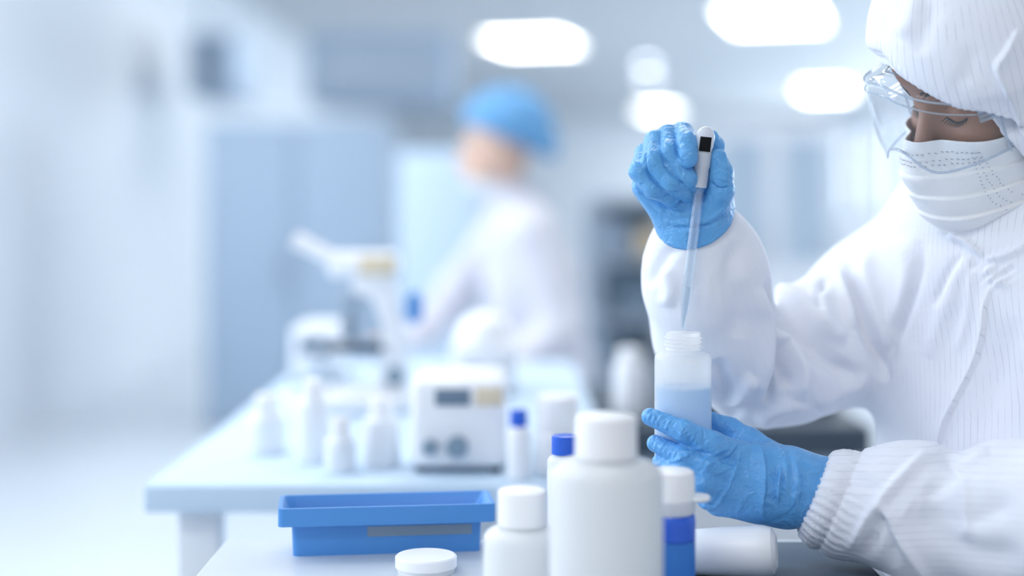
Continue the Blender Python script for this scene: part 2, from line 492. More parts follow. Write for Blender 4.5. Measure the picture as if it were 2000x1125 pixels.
# ------------------------------------------------------------------ the hall
CEIL = 2.93
XL, XR, YB, YF = -2.4, 6.2, 30.0, -1.6
def structure(o):
    o['kind'] = 'structure'; return o
M['floor'] = pbr('pale_floor', '#ced7e0', 0.28, var=0.04, bscale=1.5)
M['ceiling'] = pbr('ceiling_tiles', '#c6cace', 0.8, var=0.03, bscale=1.0)
M['wall'] = pbr('pale_wall', '#dbe2e9', 0.7, var=0.02, bscale=1.0)
M['wall_left'] = pbr('blue_wall_panel', '#dae1e8', 0.6, var=0.02, bscale=1.0)
structure(box_obj('floor', XL - .1, XR + .1, YF, YB + .1, -.1, 0, M['floor'], bevel=0))
structure(box_obj('ceiling', XL - .1, XR + .1, YF, YB + .1, CEIL, CEIL + .1, M['ceiling'], bevel=0))
def left_wall(bm):
    bm_box(bm, XL - .1, XL, YF, YB + .1, 0, .9); bm_box(bm, XL - .1, XL, YF, YB + .1, 2.55, CEIL)
    bm_box(bm, XL - .1, XL, 6.4, YB + .1, .9, 2.55)
    for a in (YF, -1.3, 1.35, 3.85): bm_box(bm, XL - .1, XL, a, a + .1, .9, 2.55)
structure(obj('wall_left', left_wall, M['wall_left'], smooth=False))
structure(box_obj('wall_back', XL, XR, YB, YB + .1, 0, CEIL, M['wall'], bevel=0))
# right wall: piers, sill and lintel around daylight openings
def right_wall(bm):
    bm_box(bm, XR, XR + .1, YF, 6.0, 0.9, 2.5)
    bm_box(bm, XR, XR + .1, YF, YB, 0, 0.9)
    bm_box(bm, XR, XR + .1, YF, YB, 2.5, CEIL)
    y = 6.0
    while y < YB - .5:
        bm_box(bm, XR, XR + .1, y, y + .5, .9, 2.5)
        y += 3.16
structure(obj('wall_right', right_wall, M['wall'], smooth=False))
M['pane'] = clear_plastic('window_glass', '#eef5fb', 0.02, 1.0)
y, k = 6.5, 1
while y < YB - .7:
    w = empty('window_%d' % k, (XR, y, .9)); structure(w)
    def fr(bm):
        for a, b, c, d in ((0, 2.66, 0, .06), (0, 2.66, 1.54, 1.6), (0, .06, 0, 1.6), (2.6, 2.66, 0, 1.6), (1.3, 1.36, 0, 1.6)):
            bm_box(bm, .02, .08, a, b, c, d)
    obj('window_frame', fr, M['white_soft'], w, smooth=False)
    obj('pane', lambda bm: bm_box(bm, .045, .055, .05, 2.62, .05, 1.56), M['pane'], w, smooth=False)
    y += 3.16; k += 1

for a, b in ((-1.2, 1.35), (1.45, 3.85), (3.95, 6.4)):
    w = empty('window_%d' % k, (XL, a, .9)); structure(w)
    n_ = b - a
    def fr(bm):
        for p_, q_, c, d in ((0, n_, 0, .06), (0, n_, 1.59, 1.65), (0, .06, 0, 1.65), (n_ - .06, n_, 0, 1.65), (n_ / 2 - .03, n_ / 2 + .03, 0, 1.65)):
            bm_box(bm, -.06, -.01, p_, q_, c, d)
    obj('window_frame', fr, M['white_soft'], w, smooth=False)
    obj('pane', lambda bm: bm_box(bm, -.045, -.035, .05, n_ - .05, .05, 1.6), M['pane'], w, smooth=False)
    k += 1

# ceiling lamps: recessed panels, a frame and a diffuser each
def lamp(x, y, w, d, rz, label):
    t = thing('ceiling_light', label, 'ceiling light', (x, y, CEIL), rz, 'lit ceiling panels')
    def frame(bm):
        for a in ((-w / 2 - .03, w / 2 + .03, -d / 2 - .03, -d / 2), (-w / 2 - .03, w / 2 + .03, d / 2, d / 2 + .03), (-w / 2 - .03, -w / 2, -d / 2, d / 2), (w / 2, w / 2 + .03, -d / 2, d / 2)):
            bm_box(bm, a[0], a[1], a[2], a[3], -.025, -.001)
    obj('frame', frame, M['white_soft'], t, smooth=False)
    obj('diffuser', lambda bm: bm_box(bm, -w / 2, w / 2, -d / 2, d / 2, -.018, -.002), M['lamp'], t, smooth=False)
    return t
A30 = math.radians(-16)
def at_ceiling(px, py):
    Y = (CEIL - CAMZ) * F / (HOR - py); return (px - 1000) * Y / F, Y
for px, py, w, d, lb in ((1510, 30, .88, 1.5, 'largest lit ceiling panel, cut by the top edge, left of the white hood'),
                         (1040, 80, .86, 1.2, 'lit ceiling panel directly above the blue bouffant cap'),
                         (1612, 175, .72, 1.6, 'lit ceiling panel close to the clear goggles'),
                         (1287, 216, .66, 1.4, 'faint lit ceiling panel just above the raised blue glove')):
    x, Y = at_ceiling(px, py)
    lamp(x, Y, w, d, A30, lb)
for x, Y in ((-1.5, 2.3), (0.2, 3.6), (-1.5, 5.2), (1.6, 6.4), (-.6, -.4), (3.6, 3.2), (3.4, 9.0), (-.9, 9.5)):
    lamp(x, Y, 1.2, .6, A30, 'lit ceiling panel overhead, out of the picture')
for px, py, r, m_, lb in ((1264, 122, .12, 'spot', 'upper of two small round ceiling spots above the raised glove'),
                          (1267, 150, .14, 'spot', 'lower of two small round ceiling spots above the raised glove'),
                          (1076, 22, .10, 'white', 'small round white ceiling detector above the panel over the blue cap')):
    x, Y = at_ceiling(px, py)
    t = thing('ceiling_spot' if m_ == 'spot' else 'smoke_detector', lb, 'ceiling spot' if m_ == 'spot' else 'detector', (x, Y, CEIL))
    obj('rim', lambda bm: bm_lathe(bm, [(r * .8, -.001), (r, -.001), (r, -.02), (r * .8, -.025)], 24), M['white_soft'], t)
    obj('lens', lambda bm: bm_lathe(bm, [(0, -.05), (r * .45, -.045), (r * .8, -.02), (r * .8, -.001)], 24), M[m_], t)
# ------------------------------------------------------------------ the seated technician
person = thing('person', 'person in white hooded coverall, clear goggles and mask, holding dropper over a bottle', 'person', (0.56, 1.48, 0.0))
PL = np.array(person.location)
def put(name, v, f, mat, attrs=None, parent=person, off=PL):
    return link_mesh(name, mesh_np(name, v - off, f, attrs), mat, parent)

# head frame: F forward, Lf to the person's left, U up
yaw, pit, rol = math.radians(13), math.radians(24), math.radians(13)
HF = np.array([-math.cos(yaw) * math.cos(pit), -math.sin(yaw) * math.cos(pit), -math.sin(pit)])
HL = np.array([math.sin(yaw), -math.cos(yaw), 0.0])
HU = np.cross(HF, HL)
HL, HU = HL * math.cos(rol) - HU * math.sin(rol), HU * math.cos(rol) + HL * math.sin(rol)
HM = np.stack([HF, HL, HU], 1)            # local -> world columns
HC = V(1803, 214, 1.398) - HM @ np.array([.095, 0, .01])
def hl(P): return (P - HC) @ HM
def hw(q): return np.asarray(q) @ HM.T + HC
a3 = lambda *x: np.array(x, dtype=float)

# ---- hands (shared by gloves and the body inside them)
fist_fingers = [
    pch([(1345, 318, 1.432, 22), (1332, 262, 1.405, 21), (1340, 282, 1.376, 21), (1343, 308, 1.363, 18)]),          # index
    pch([(1325, 318, 1.432, 23), (1305, 266, 1.402, 20), (1305, 300, 1.374, 20), (1338, 347, 1.372, 19), (1362, 362, 1.385, 16)]),
    pch([(1302, 328, 1.430, 22), (1281, 276, 1.400, 20), (1275, 315, 1.372, 19.5), (1308, 357, 1.371, 19), (1345, 378, 1.386, 16)]),
    pch([(1283, 345, 1.425, 20), (1260, 300, 1.400, 17), (1248, 335, 1.377, 17), (1275, 368, 1.376, 17), (1312, 386, 1.388, 15)]),
]
fist_thumb = pch([(1388, 412, 1.398, 31), (1408, 372, 1.383, 23), (1409, 338, 1.377, 20), (1403, 308, 1.376, 15)])
fist_palm = pch([(1362, 442, 1.424, 66), (1352, 400, 1.424, 66), (1340, 365, 1.422, 58)])
fist_back = pch([(1290, 350, 1.428, 40), (1385, 345, 1.430, 40)])
fist_heel = pch([(1310, 408, 1.416, 40), (1268, 362, 1.412, 32)])
fist_tip = pch([(1390, 330, 1.42, 22), (1397, 285, 1.402, 15), (1390, 268, 1.396, 12)])
def sdf_fist(P):
    d = chain(P, fist_palm, .008)
    d = smin(d, chain(P, fist_back, .01), .012)
    d = smin(d, chain(P, fist_heel, .01), .012)
    for c in fist_fingers: d = smin(d, chain(P, c, .0035), .0026)
    d = smin(d, chain(P, fist_tip, .004), .004)
    d = smin(d, chain(P, fist_thumb, .005), .004)
    return d
hold_fingers = [
    pch([(1442, 892, 1.366, 31), (1392, 868, 1.351, 25), (1335, 842, 1.3495, 21.5), (1270, 814, 1.364, 17.5)]),
    pch([(1425, 925, 1.356, 30), (1380, 912, 1.346, 23), (1335, 892, 1.3495, 20), (1280, 866, 1.368, 17)]),
    pch([(1412, 955, 1.354, 28), (1372, 945, 1.340, 22), (1330, 925, 1.346, 20), (1290, 903, 1.368, 17)]),
    pch([(1410, 980, 1.358, 24), (1382, 972, 1.346, 19), (1345, 955, 1.352, 17), (1315, 938, 1.368, 15)]),
]
hold_thumb = pch([(1502, 902, 1.392, 42), (1462, 868, 1.408, 31), (1425, 840, 1.420, 23), (1388, 820, 1.418, 17)])
hold_back = pch([(1600, 957, 1.372, 67), (1545, 952, 1.372, 72), (1490, 945, 1.372, 72)])
hold_meta = [pch([(1530, 925, 1.372, 48), (1444, 892, 1.366, 31)]), pch([(1530, 945, 1.370, 55), (1425, 928, 1.358, 33)]),
             pch([(1530, 965, 1.370, 52), (1412, 957, 1.356, 33)]), pch([(1530, 975, 1.370, 47), (1408, 978, 1.358, 30)])]
def sdf_hold(P):
    d = chain(P, hold_back, .01)
    for c in hold_meta: d = smin(d, chain(P, c, .01), .012)
    for c in hold_fingers: d = smin(d, chain(P, c, .004), .0035)
    d = smin(d, chain(P, hold_thumb, .006), .006)
    return d

# ---- sleeves and trunk
far_arm = pch([(1362, 452, 1.428, 68), (1371, 494, 1.445, 103), (1379, 550, 1.465, 117), (1398, 650, 1.495, 116), (1478, 722, 1.53, 104),
               (1540, 712, 1.535, 108), (1612, 672, 1.56, 122), (1715, 600, 1.60, 136), (1790, 545, 1.62, 116)])
near_arm = pch([(1580, 954, 1.372, 75), (1622, 975, 1.37, 84), (1655, 990, 1.368, 97), (1760, 992, 1.350, 121), (1800, 998, 1.345, 130), (1866, 1016, 1.330, 112), (1975, 1012, 1.300, 148),
                (2100, 1015, 1.26, 160), (2190, 985, 1.25, 160), (2230, 850, 1.28, 160), (2215, 680, 1.33, 165)])
SH_R, SH_L = V(1790, 540, 1.62), V(2215, 640, 1.36)
TC = np.array([.545, 1.49, .9])
ax = np.array([.7071, -.7071, 0]); fr_ = np.array([-.7071, -.7071, 0])
TM = np.stack([ax, fr_, np.array([0, 0, 1.0])], 1)
def tl(P): return (P - TC) @ TM
def sdf_trunk(P):
    q = tl(P)
    d = ell(q, a3(0, .0, .07), a3(.185, .128, .25))
    d = smin(d, ell(q, a3(0, .01, -.20), a3(.172, .145, .30)), .05)
    d = smin(d, seg_d(P, SH_R, V(1985, 505, 1.48), .060, .070), .06)
    d = smin(d, seg_d(P, V(1985, 505, 1.48), SH_L, .070, .070), .06)
    return d
NECK = [(V(1990, 330, 1.46), .062), (V(1985, 440, 1.47), .064), (V(1990, 520, 1.48), .075)]
CUF0 = V(1593, 957, 1.372); CUFA = near_arm[3][0] - near_arm[0][0]; CUFA = CUFA / np.linalg.norm(CUFA)
CUFA = CUFA + a3(0, 0, -.26); CUFA /= np.linalg.norm(CUFA)
def sdf_cover(P):
    d = sdf_trunk(P)
    d = smin(d, chain(P, far_arm, .02), .035)
    d = smin(d, chain(P, [(a3(.62, 1.44, .565), .085), (a3(.32, 1.14, .58), .07)], .01), .03)
    d = smin(d, chain(P, [(a3(.49, 1.57, .565), .085), (a3(.20, 1.27, .58), .07)], .01), .03)
    dn = smax(chain(P, near_arm, .012), -((P - CUF0) @ CUFA), .004)
    d = smin(d, dn, .03)
    d = smin(d, seg_d(P, V(1960, 455, 1.46), V(1985, 530, 1.485), .066, .085), .015)    # stand-up collar
    return d

# ---- head
def sdf_head(P):
    q = hl(P)
    d = ell(q, a3(-.012, 0, .032), a3(.100, .076, .098))
    d = smin(d, ell(q, a3(.026, 0, -.042), a3(.068, .058, .078)), .03)
    d = smin(d, ell(q, a3(.040, 0, .056), a3(.069, .060, .050)), .02)
    d = smin(d, seg_d(q, a3(.05, -.012, -.103), a3(.05, .012, -.103), .024, .024), .03)
    d = smin(d, seg_d(q, a3(.074, .034, .026), a3(.080, .010, .024), .012, .012), .012)
    d = smin(d, seg_d(q, a3(.074, -.034, .026), a3(.080, -.010, .024), .012, .012), .012)
    for s in (1, -1):
        d = smin(d, np.sqrt(((q - a3(.058, s * .043, -.022)) ** 2).sum(1)) - .024, .02)
        d = smax(d, -(np.sqrt(((q - a3(.098, s * .032, .006)) ** 2).sum(1)) - .0155), .012)
        d = smin(d, np.sqrt(((q - a3(.070, s * .032, .004)) ** 2).sum(1)) - .0135, .003)       # lidded eye
    d = smin(d, seg_d(q, a3(.086, 0, .012), a3(.108, 0, -.034), .008, .012), .010)
    d = smin(d, seg_d(q, a3(.098, -.012, -.040), a3(.098, .012, -.040), .008, .008), .008)
    d = smin(d, seg_d(q, a3(.088, -.018, -.072), a3(.088, .018, -.072), .007, .007), .008)
    d = smin(d, seg_d(q, a3(.086, -.014, -.083), a3(.086, .014, -.083), .007, .007), .007)
    for s in (1, -1):
        d = smin(d, ell(q, a3(-.018, s * .078, -.004), a3(.018, .010, .032)), .006)
    return d
def sdf_body(P):
    d = sdf_head(P)
    d = smin(d, chain(P, [(hw(a3(-.02, 0, -.05)), .055), (V(1990, 430, 1.475), .055), (V(1990, 540, 1.49), .058)], .01), .02)
    d = smin(d, sdf_trunk(P) + .014, .02)
    d = smin(d, chain(P, [(p, r - .022) for p, r in far_arm], .02), .03)
    d = smin(d, chain(P, [(p, r - .02) for p, r in near_arm], .02), .03)
    d = smin(d, sdf_fist(P) + .0022, .004)
    d = smin(d, sdf_hold(P) + .0022, .004)
    return d
v, f = mesh_sdf(sdf_body, (.08, 1.18, .52), (.80, 1.80, 1.36), .0026)
v = relax(v, f, 2)
put('body', v, f, M['skin'])

# eyes, lashes with painted lid fold shade, brows
def head_tube(name, pts, r, mat, parent=person):
    P = smooth_pts([hw(p) - PL for p in pts], 24)
    rs = [r * min(1, .35 + 2.2 * min(i, len(P) - 1 - i) / len(P)) for i in range(len(P))]
    return obj(name, lambda bm: bm_tube(bm, P, rs, 8), mat, parent)
for s in (1, -1):
    e = obj('eyeball', lambda bm: bmesh.ops.create_uvsphere(bm, u_segments=20, v_segments=14, radius=.0125), M['eye'], person, loc=hw(a3(.0690, s * .032, -.003)) - PL)
    obj('iris', lambda bm: bmesh.ops.create_uvsphere(bm, u_segments=16, v_segments=10, radius=.0062), M['iris'], e, loc=HM @ a3(.0062, -s * .001, -.0045))
    def on_skin(p, lift):
        p = np.array(p, dtype=float)
        for _ in range(6): p[0] -= float(sdf_head(hw(p)[None])[0]) - lift
        return p
    def lashes(bm, s=s):
        arc = [on_skin((.08, s * (.032 + .0125 * t), .0005 - .0045 * (1 - t * t)), .0002) for t in np.linspace(-1, 1, 15)]
        bm_tube(bm, [hw(p) - PL for p in arc], [.0003] + [.0011] * 13 + [.0003], 6)
        crease_shade = [on_skin((.08, s * (.032 + .0135 * t), .0125 - .0035 * t * t), -.0002) for t in np.linspace(-1, 1, 15)]
        bm_tube(bm, [hw(p) - PL for p in crease_shade], [.0002] + [.0006] * 13 + [.0002], 6)  # thin dark tube imitates the shade in the upper eyelid fold
        for i in range(11):
            t = (i / 10 - .5) * 2
            b = on_skin((.08, s * (.032 + .012 * t), .0005 - .0045 * (1 - t * t)), .0002)
            tip = b + a3(.0055, s * .003 * t, -.0030)
            bm_tube(bm, [hw(b) - PL, hw((b + tip) / 2 + a3(0, 0, -.0008)) - PL, hw(tip) - PL], [.0005, .0004, .00015], 5)
    obj('lashes_lid_shade', lashes, M['hair'], person)
    def brow(bm, s=s):
        rnd = random.Random(3)
        for i in range(90):
            t = rnd.random(); w = (rnd.random() - .5) * .0075 * (1 - .5 * t)
            c = a3(.0905 - .020 * t ** 1.6, s * (.010 + .042 * t), .0275 + .006 * math.sin(t * 2.6) + w)
            e_ = c + a3(-.004 * t, s * .0065, .0025)
            for _ in range(6):
                for p_ in (c, e_): p_[0] -= float(sdf_head(hw(p_)[None])[0]) - .0004
            bm_tube(bm, [hw(c) - PL, hw(e_) - PL], [.0006, .0003], 4)
    obj('eyebrow', brow, M['hair'], person)

# ---- hood
def sdf_hood_out(P):
    q = hl(P)
    d = ell(q, a3(-.004, 0, .040), a3(.136, .103, .125))
    d = smin(d, ell(q, a3(.0, 0, -.045), a3(.088, .090, .085)), .04)
    d = smin(d, chain(P, [(hw(a3(-.03, 0, -.04)), .074), (V(1985, 420, 1.465), .068), (V(1988, 500, 1.475), .072)], .01), .03)
    d = smin(d, chain(P, [(hw(a3(-.055, 0, -.01)), .080), (V(2050, 400, 1.50), .078), (V(2050, 500, 1.51), .080)], .01), .03)
    return d
def sdf_opening(q):
    # face opening seen along the face direction, widest at the cheeks
    y, z = q[:, 1], q[:, 2]
    zc = (z + .044 + .25 * (q[:, 0] - .08)) / .117
    w = np.where(y > 0, .078, .105)
    p_ = np.where(y > 0, 2 - .65 * np.clip(zc / .6, 0, 1), 2)
    e = (np.abs(y / w) ** p_ + np.abs(zc) ** p_ + 1e-9) ** (1 / p_) - 1
    return np.maximum(e * .07, -(q[:, 0] - .0))
def sdf_hood(P):
    q = hl(P)
    d = sdf_hood_out(P)
    op_ = sdf_opening(q)
    d = smax(d, sdf_head(P) - .0095 - 1.5 * np.clip(op_ - .006, 0, 1) - .002 - np.clip(-q[:, 2] - .01, 0, 1) * .35, .005)
    d = smax(d, -(sdf_head(P) - .0055), .004)
    d = smax(d, -sdf_opening(q), .005)
    return d
v, f = mesh_sdf(sdf_hood, (.30, 1.28, 1.00), (.66, 1.60, 1.37), .0017)
v = relax(v, f, 2)
S = Sculpt(v, f)
q = hl(v)
op = sdf_opening(q)
n = S.n
out = np.clip((sdf_hood_out(v) + .012) / .006, 0, 1)
# elastic hem: small gathers that die out away from the edge
ang = np.arctan2(q[:, 1], q[:, 2] + .05)
hem = np.exp(-((op - .012) / .005) ** 2)
S.d += out * hem * .0006 * np.sin(ang * 130 + 2 * np.sin(ang * 9)) - out * .0012 * np.exp(-((op - .0105) / .0012) ** 2)
S.d += out * .006 * np.clip((op - .012) / .02, 0, 1) * (q[:, 2] > 0) * np.clip(q[:, 2] / .03, 0, 1)
for pts, w, a, md in (([(1795, -10), (1782, 40), (1760, 72)], 18, .004, 'both'), ([(1730, 0), (1735, 40), (1722, 80)], 14, -.0022, 'both'),
                      ([(1830, 10), (1812, 60), (1795, 110)], 16, -.0025, 'both'),
                      ([(1985, 55), (1960, 100), (1942, 130), (1958, 170), (1985, 225), (2010, 300)], 10, .008, 'L'),
                      ([(1900, 90), (1890, 140), (1860, 170)], 18, -.002, 'both'),
                      ([(1920, 452), (1945, 425), (1985, 400), (2010, 392)], 7, .005, 'L'), ([(1935, 470), (1960, 445), (2010, 425)], 9, -.003, 'both'),
                      ([(1925, 500), (1960, 480), (2010, 465)], 10, .003, 'both'),
                      ([(1985, 300), (1992, 350), (1985, 400)], 6, .003, 'both')):
    S.ridge(pts, w, a, md)
v = S.apply()
stripe = np.arctan2(q[:, 1], q[:, 0] - .0) * .098
stripe = np.where(q[:, 2] < -.075, (v - HC) @ a3(.2, -.1, .97), stripe)
put('hood', v, f, M['cover'], {'stripe': stripe, 'weave': np.full(len(v), .75)})

# ---- coverall
v, f = mesh_sdf(sdf_cover, (.08, 1.04, .48), (.90, 1.84, 1.24), .0024)
v = relax(v, f, 2)
S = Sculpt(v, f)
dist_near = chain(v, near_arm, .02); dist_far = chain(v, far_arm, .02); dist_tr = sdf_trunk(v)
is_near = (dist_near < dist_tr) & (dist_near < .03)
is_far = (dist_far < dist_tr) & ~is_near
is_tr = ~(is_near | is_far)
# near cuff: gathered elastic and a seam
c0 = CUF0; axn = CUFA
sN = (v - c0) @ axn
e1 = np.cross(axn, a3(0, 0, 1)); e1 /= np.linalg.norm(e1); e2 = np.cross(axn, e1)
aN = np.arctan2((v - c0) @ e2, (v - c0) @ e1)
g = np.exp(-np.clip(sN - .022, 0, 1) / .018) * (sN < .12)
S.d += is_near * g * (.0011 * np.sin(aN * 34 + 1.5 * np.sin(sN * 140)) + .0007 * np.sin(aN * 57 + 2 * np.sin(sN * 90)))
S.d -= is_near * .0022 * np.exp(-((sN - .0235) / .0022) ** 2)
S.d += is_near * .0025 * np.exp(-((sN - .012) / .008) ** 2)
# far cuff gathers under the glove
c0, c1 = far_arm[0][0], far_arm[3][0]
axf = (c1 - c0) / np.linalg.norm(c1 - c0)
sF = (v - c0) @ axf
e1 = np.cross(axf, a3(0, 1, 0)); e1 /= np.linalg.norm(e1); e2 = np.cross(axf, e1)
aF = np.arctan2((v - c0) @ e2, (v - c0) @ e1)
S.d += is_far * np.exp(-np.clip(sF, 0, 1) / .022) * .0012 * np.sin(aF * 30 + 2 * np.sin(sF * 80)) * (sF < .15) * np.clip((sF - .02) / .02, 0, 1)
near_f = [  # folds of the near sleeve
    ([(1650, 1072), (1672, 1052), (1690, 1022), (1715, 985), (1750, 945), (1790, 905), (1812, 880)], 11, .007, 'both'),
    ([(1715, 985), (1735, 1010), (1752, 1050), (1790, 1100), (1820, 1140)], 10, .007, 'both'),
    ([(1690, 1090), (1705, 1050), (1725, 1020), (1742, 1060), (1745, 1110)], 16, -.006, 'both'),
    ([(1640, 905), (1700, 925), (1740, 930)], 12, .002, 'both'), ([(1645, 940), (1690, 950), (1720, 955)], 10, -.002, 'both'),
    ([(1830, 885), (1855, 905), (1868, 930), (1840, 950), (1800, 970)], 14, -.005, 'both'),
    ([(1868, 912), (1885, 940), (1886, 1000), (1880, 1060)], 12, .003, 'both'),
    ([(1800, 930), (1860, 950), (1930, 945), (2000, 950)], 26, .004, 'both'),
    ([(1770, 1000), (1840, 1050), (1900, 1080), (2000, 1090)], 30, -.007, 'both'),
    ([(1930, 880), (1890, 905), (1870, 918)], 9, .004, 'both'),
    ([(1980, 980), (1920, 1010), (1860, 1015), (1800, 990)], 22, -.004, 'both')]
for p_, w, a, md in near_f: S.ridge(p_, w, a, md, where=is_near)
far_f = [
    ([(1500, 548), (1505, 590), (1512, 640), (1513, 700), (1505, 750), (1500, 790)], 8, -.010, 'both'),
    ([(1490, 560), (1498, 620), (1498, 690), (1488, 740), (1475, 790)], 16, .006, 'both'),
    ([(1512, 600), (1545, 640), (1600, 690), (1640, 720), (1680, 745)], 16, -.008, 'both'),
    ([(1508, 565), (1560, 590), (1600, 640), (1625, 655)], 18, .007, 'both'),
    ([(1520, 640), (1555, 690), (1570, 730), (1560, 780)], 15, .006, 'both'),
    ([(1530, 660), (1525, 710), (1540, 760)], 11, -.006, 'both'),
    ([(1600, 560), (1606, 610), (1625, 650), (1655, 655)], 16, .006, 'both'),
    ([(1612, 540), (1600, 580), (1602, 620)], 9, -.005, 'both'),
    ([(1650, 520), (1668, 570), (1690, 640), (1715, 700), (1735, 745)], 11, -.007, 'both'),
    ([(1640, 525), (1652, 570), (1672, 640)], 12, .005, 'both'),
    ([(1700, 480), (1695, 540), (1715, 620), (1735, 680)], 18, .004, 'both'),
    ([(1265, 560), (1300, 500), (1330, 480)], 12, -.003, 'both'), ([(1300, 520), (1310, 560), (1300, 600)], 14, .003, 'both'),
    ([(1440, 470), (1430, 540), (1445, 600), (1440, 660)], 20, -.004, 'both'),
    ([(1400, 700), (1420, 760), (1440, 820)], 14, -.004, 'both'), ([(1470, 730), (1440, 780), (1420, 800)], 12, .005, 'both'),
    ([(1600, 800), (1640, 770), (1700, 740)], 16, .003, 'both'),
    ([(1480, 830), (1520, 800), (1580, 790)], 16, .004, 'both')]
for p_, w, a, md in far_f: S.ridge(p_, w, a * 1.8, md, where=is_far | (S.p[:, 0] < 1760))
tr_f = [
    ([(1938, 560), (1925, 600), (1923, 640), (1908, 700), (1880, 760), (1850, 820), (1838, 860), (1832, 900)], 5, .0065, 'R'),
    ([(1760, 460), (1775, 520), (1765, 580), (1745, 640)], 18, .005, 'both'),
    ([(1800, 470), (1795, 530), (1775, 600), (1740, 680), (1728, 740)], 11, -.006, 'both'),
    ([(1900, 490), (1870, 540), (1840, 620), (1815, 700)], 18, .004, 'both'),
    ([(1880, 495), (1850, 540), (1825, 600)], 9, -.004, 'both'),
    ([(1905, 520), (1895, 560), (1890, 620), (1870, 690)], 10, .0025, 'both'),
    ([(1862, 470), (1885, 492), (1902, 505), (1905, 530)], 7, -.004, 'both'),
    ([(1925, 520), (1945, 545), (1965, 560)], 8, .005, 'both'), ([(1930, 535), (1955, 535), (1985, 520)], 6, -.003, 'both'),
    ([(1925, 505), (1960, 500), (2010, 480)], 7, .006, 'both'), ([(1850, 455), (1885, 470), (1920, 500)], 7, .006, 'both'),
    ([(1752, 700), (1745, 760), (1735, 830)], 16, .003, 'both'),
    ([(1990, 620), (1960, 700), (1930, 800), (1915, 870)], 26, -.003, 'both')]
for p_, w, a, md in tr_f: S.ridge(p_, w, a, md, where=~is_near)
# collar gathers
gm = np.exp(-(((S.p[:, 0] - 1948) / 26) ** 2 + ((S.p[:, 1] - 540) / 22) ** 2)) * S.front
S.d += gm * .0018 * np.sin((S.p[:, 0] * .75 + S.p[:, 1]) / 3.2)
v = S.apply()
qt = tl(v)
st = qt[:, 0] * .98 + .10 * qt[:, 2] + .25 * qt[:, 1]
st = np.where(is_near, (v - V(1760, 1000, 1.35)) @ a3(-.05, .1, .99), st)
st = np.where(is_far, aF * .05, st)
wv = np.where(is_near, .55, np.where(is_far, .12, .7)) * np.where(is_tr, np.clip((S.p[:, 0] - 1700) / 130, .15, 1), 1)
put('coverall', v, f, M['cover'], {'stripe': st, 'weave': wv})

# ---- gloves
def cuff_cut(v, f, keep):
    m = keep[f].all(1); f2 = f[m]
    used = np.unique(f2); mp = np.full(len(v), -1); mp[used] = np.arange(len(used))
    return used, mp[f2]
far_cuff = pch([(1362, 415, 1.424, 70), (1365, 440, 1.426, 75), (1369, 462, 1.430, 82), (1372, 490, 1.438, 96)])
def sdf_glove_fist(P):
    return smin(sdf_fist(P), chain(P, far_cuff, .006), .010)
v, f = mesh_sdf(sdf_glove_fist, (.09, 1.32, 1.03), (.25, 1.48, 1.20), .0011)
v = relax(v, f, 1)
S = Sculpt(v, f)
for p_, w, a, md in (
        ([(1318, 258), (1322, 300), (1338, 322)], 3, -.0015, 'both'), ([(1292, 256), (1290, 290), (1300, 326), (1318, 345), (1356, 376)], 3, -.0015, 'both'),
        ([(1266, 280), (1262, 318), (1273, 350), (1312, 384)], 3, -.0015, 'both'),
        ([(1228, 342), (1250, 370), (1276, 384), (1310, 386)], 4, -.0015, 'both'),
        ([(1388, 354), (1404, 366), (1426, 364)], 3, -.0018, 'both'),
        ([(1298, 437), (1330, 444), (1380, 440), (1428, 408)], 5, -.0012, 'both'),
        ([(1292, 428), (1330, 436), (1380, 431), (1430, 395)], 5, .0012, 'both'),
        ([(1280, 400), (1310, 415), (1345, 418)], 6, .001, 'both'),
        ([(1325, 262), (1340, 256), (1352, 264)], 2.2, .0008, 'both'), ([(1325, 276), (1340, 270), (1354, 278)], 2.2, .0008, 'both'),
        ([(1328, 290), (1342, 284), (1355, 292)], 2.2, .0008, 'both'), ([(1332, 304), (1345, 296), (1356, 304)], 2.2, .0007, 'both'),
        ([(1400, 318), (1412, 322), (1420, 330)], 2.5, .0007, 'both'), ([(1398, 332), (1412, 334), (1424, 344)], 2.5, .0007, 'both'),
        ([(1402, 346), (1414, 348), (1426, 354)], 2.5, .0007, 'both')):
    S.ridge(p_, w, a * 1.4, md)
v = S.apply()
# open the cuff: a skirt edge a little below the wrist, tilted towards the far side
cb = V(1364, 440, 1.426); ncut = axf + a3(.22, .30, 0); ncut /= np.linalg.norm(ncut); s = (v - cb) @ ncut
keep = s < -.012
used, f2 = cuff_cut(v, f, keep)
rim = np.zeros(len(v), bool); bad = f[~keep[f].all(1)]; rim[bad.ravel()] = True; rim &= keep
v[rim] += (-.012 - s[rim])[:, None] * ncut[None]
g_far = put('glove', v[used], f2, M['glove_far'])
def solidify(o, t, off=-1):
    m = o.modifiers.new('thickness', 'SOLIDIFY'); m.thickness = t; m.offset = off
solidify(g_far, .0012, 1)
def cross_wrinkles(S, pts, w, n, amp, seed):
    rnd = random.Random(seed); P = smooth_pts(pts, 60)
    for i in range(n):
        t = (i + .5 + .5 * (rnd.random() - .5)) / n
        j = min(int(t * (len(P) - 1)), len(P) - 2); c = P[j]; d = P[j + 1] - P[j]; d = d / np.linalg.norm(d); m = np.array([-d[1], d[0]])
        a, b = -w * (.4 + .5 * rnd.random()), w * (.4 + .5 * rnd.random())
        S.ridge([c + m * a + d * 3 * rnd.random(), c + d * (rnd.random() * 5 - 2.5), c + m * b + d * 3 * rnd.random()], 1.8 + rnd.random(), amp * (.5 + rnd.random()))
v, f = mesh_sdf(sdf_hold, (.10, 1.28, .76), (.32, 1.48, .94), .0011)
v = relax(v, f, 1)
S = Sculpt(v, f)
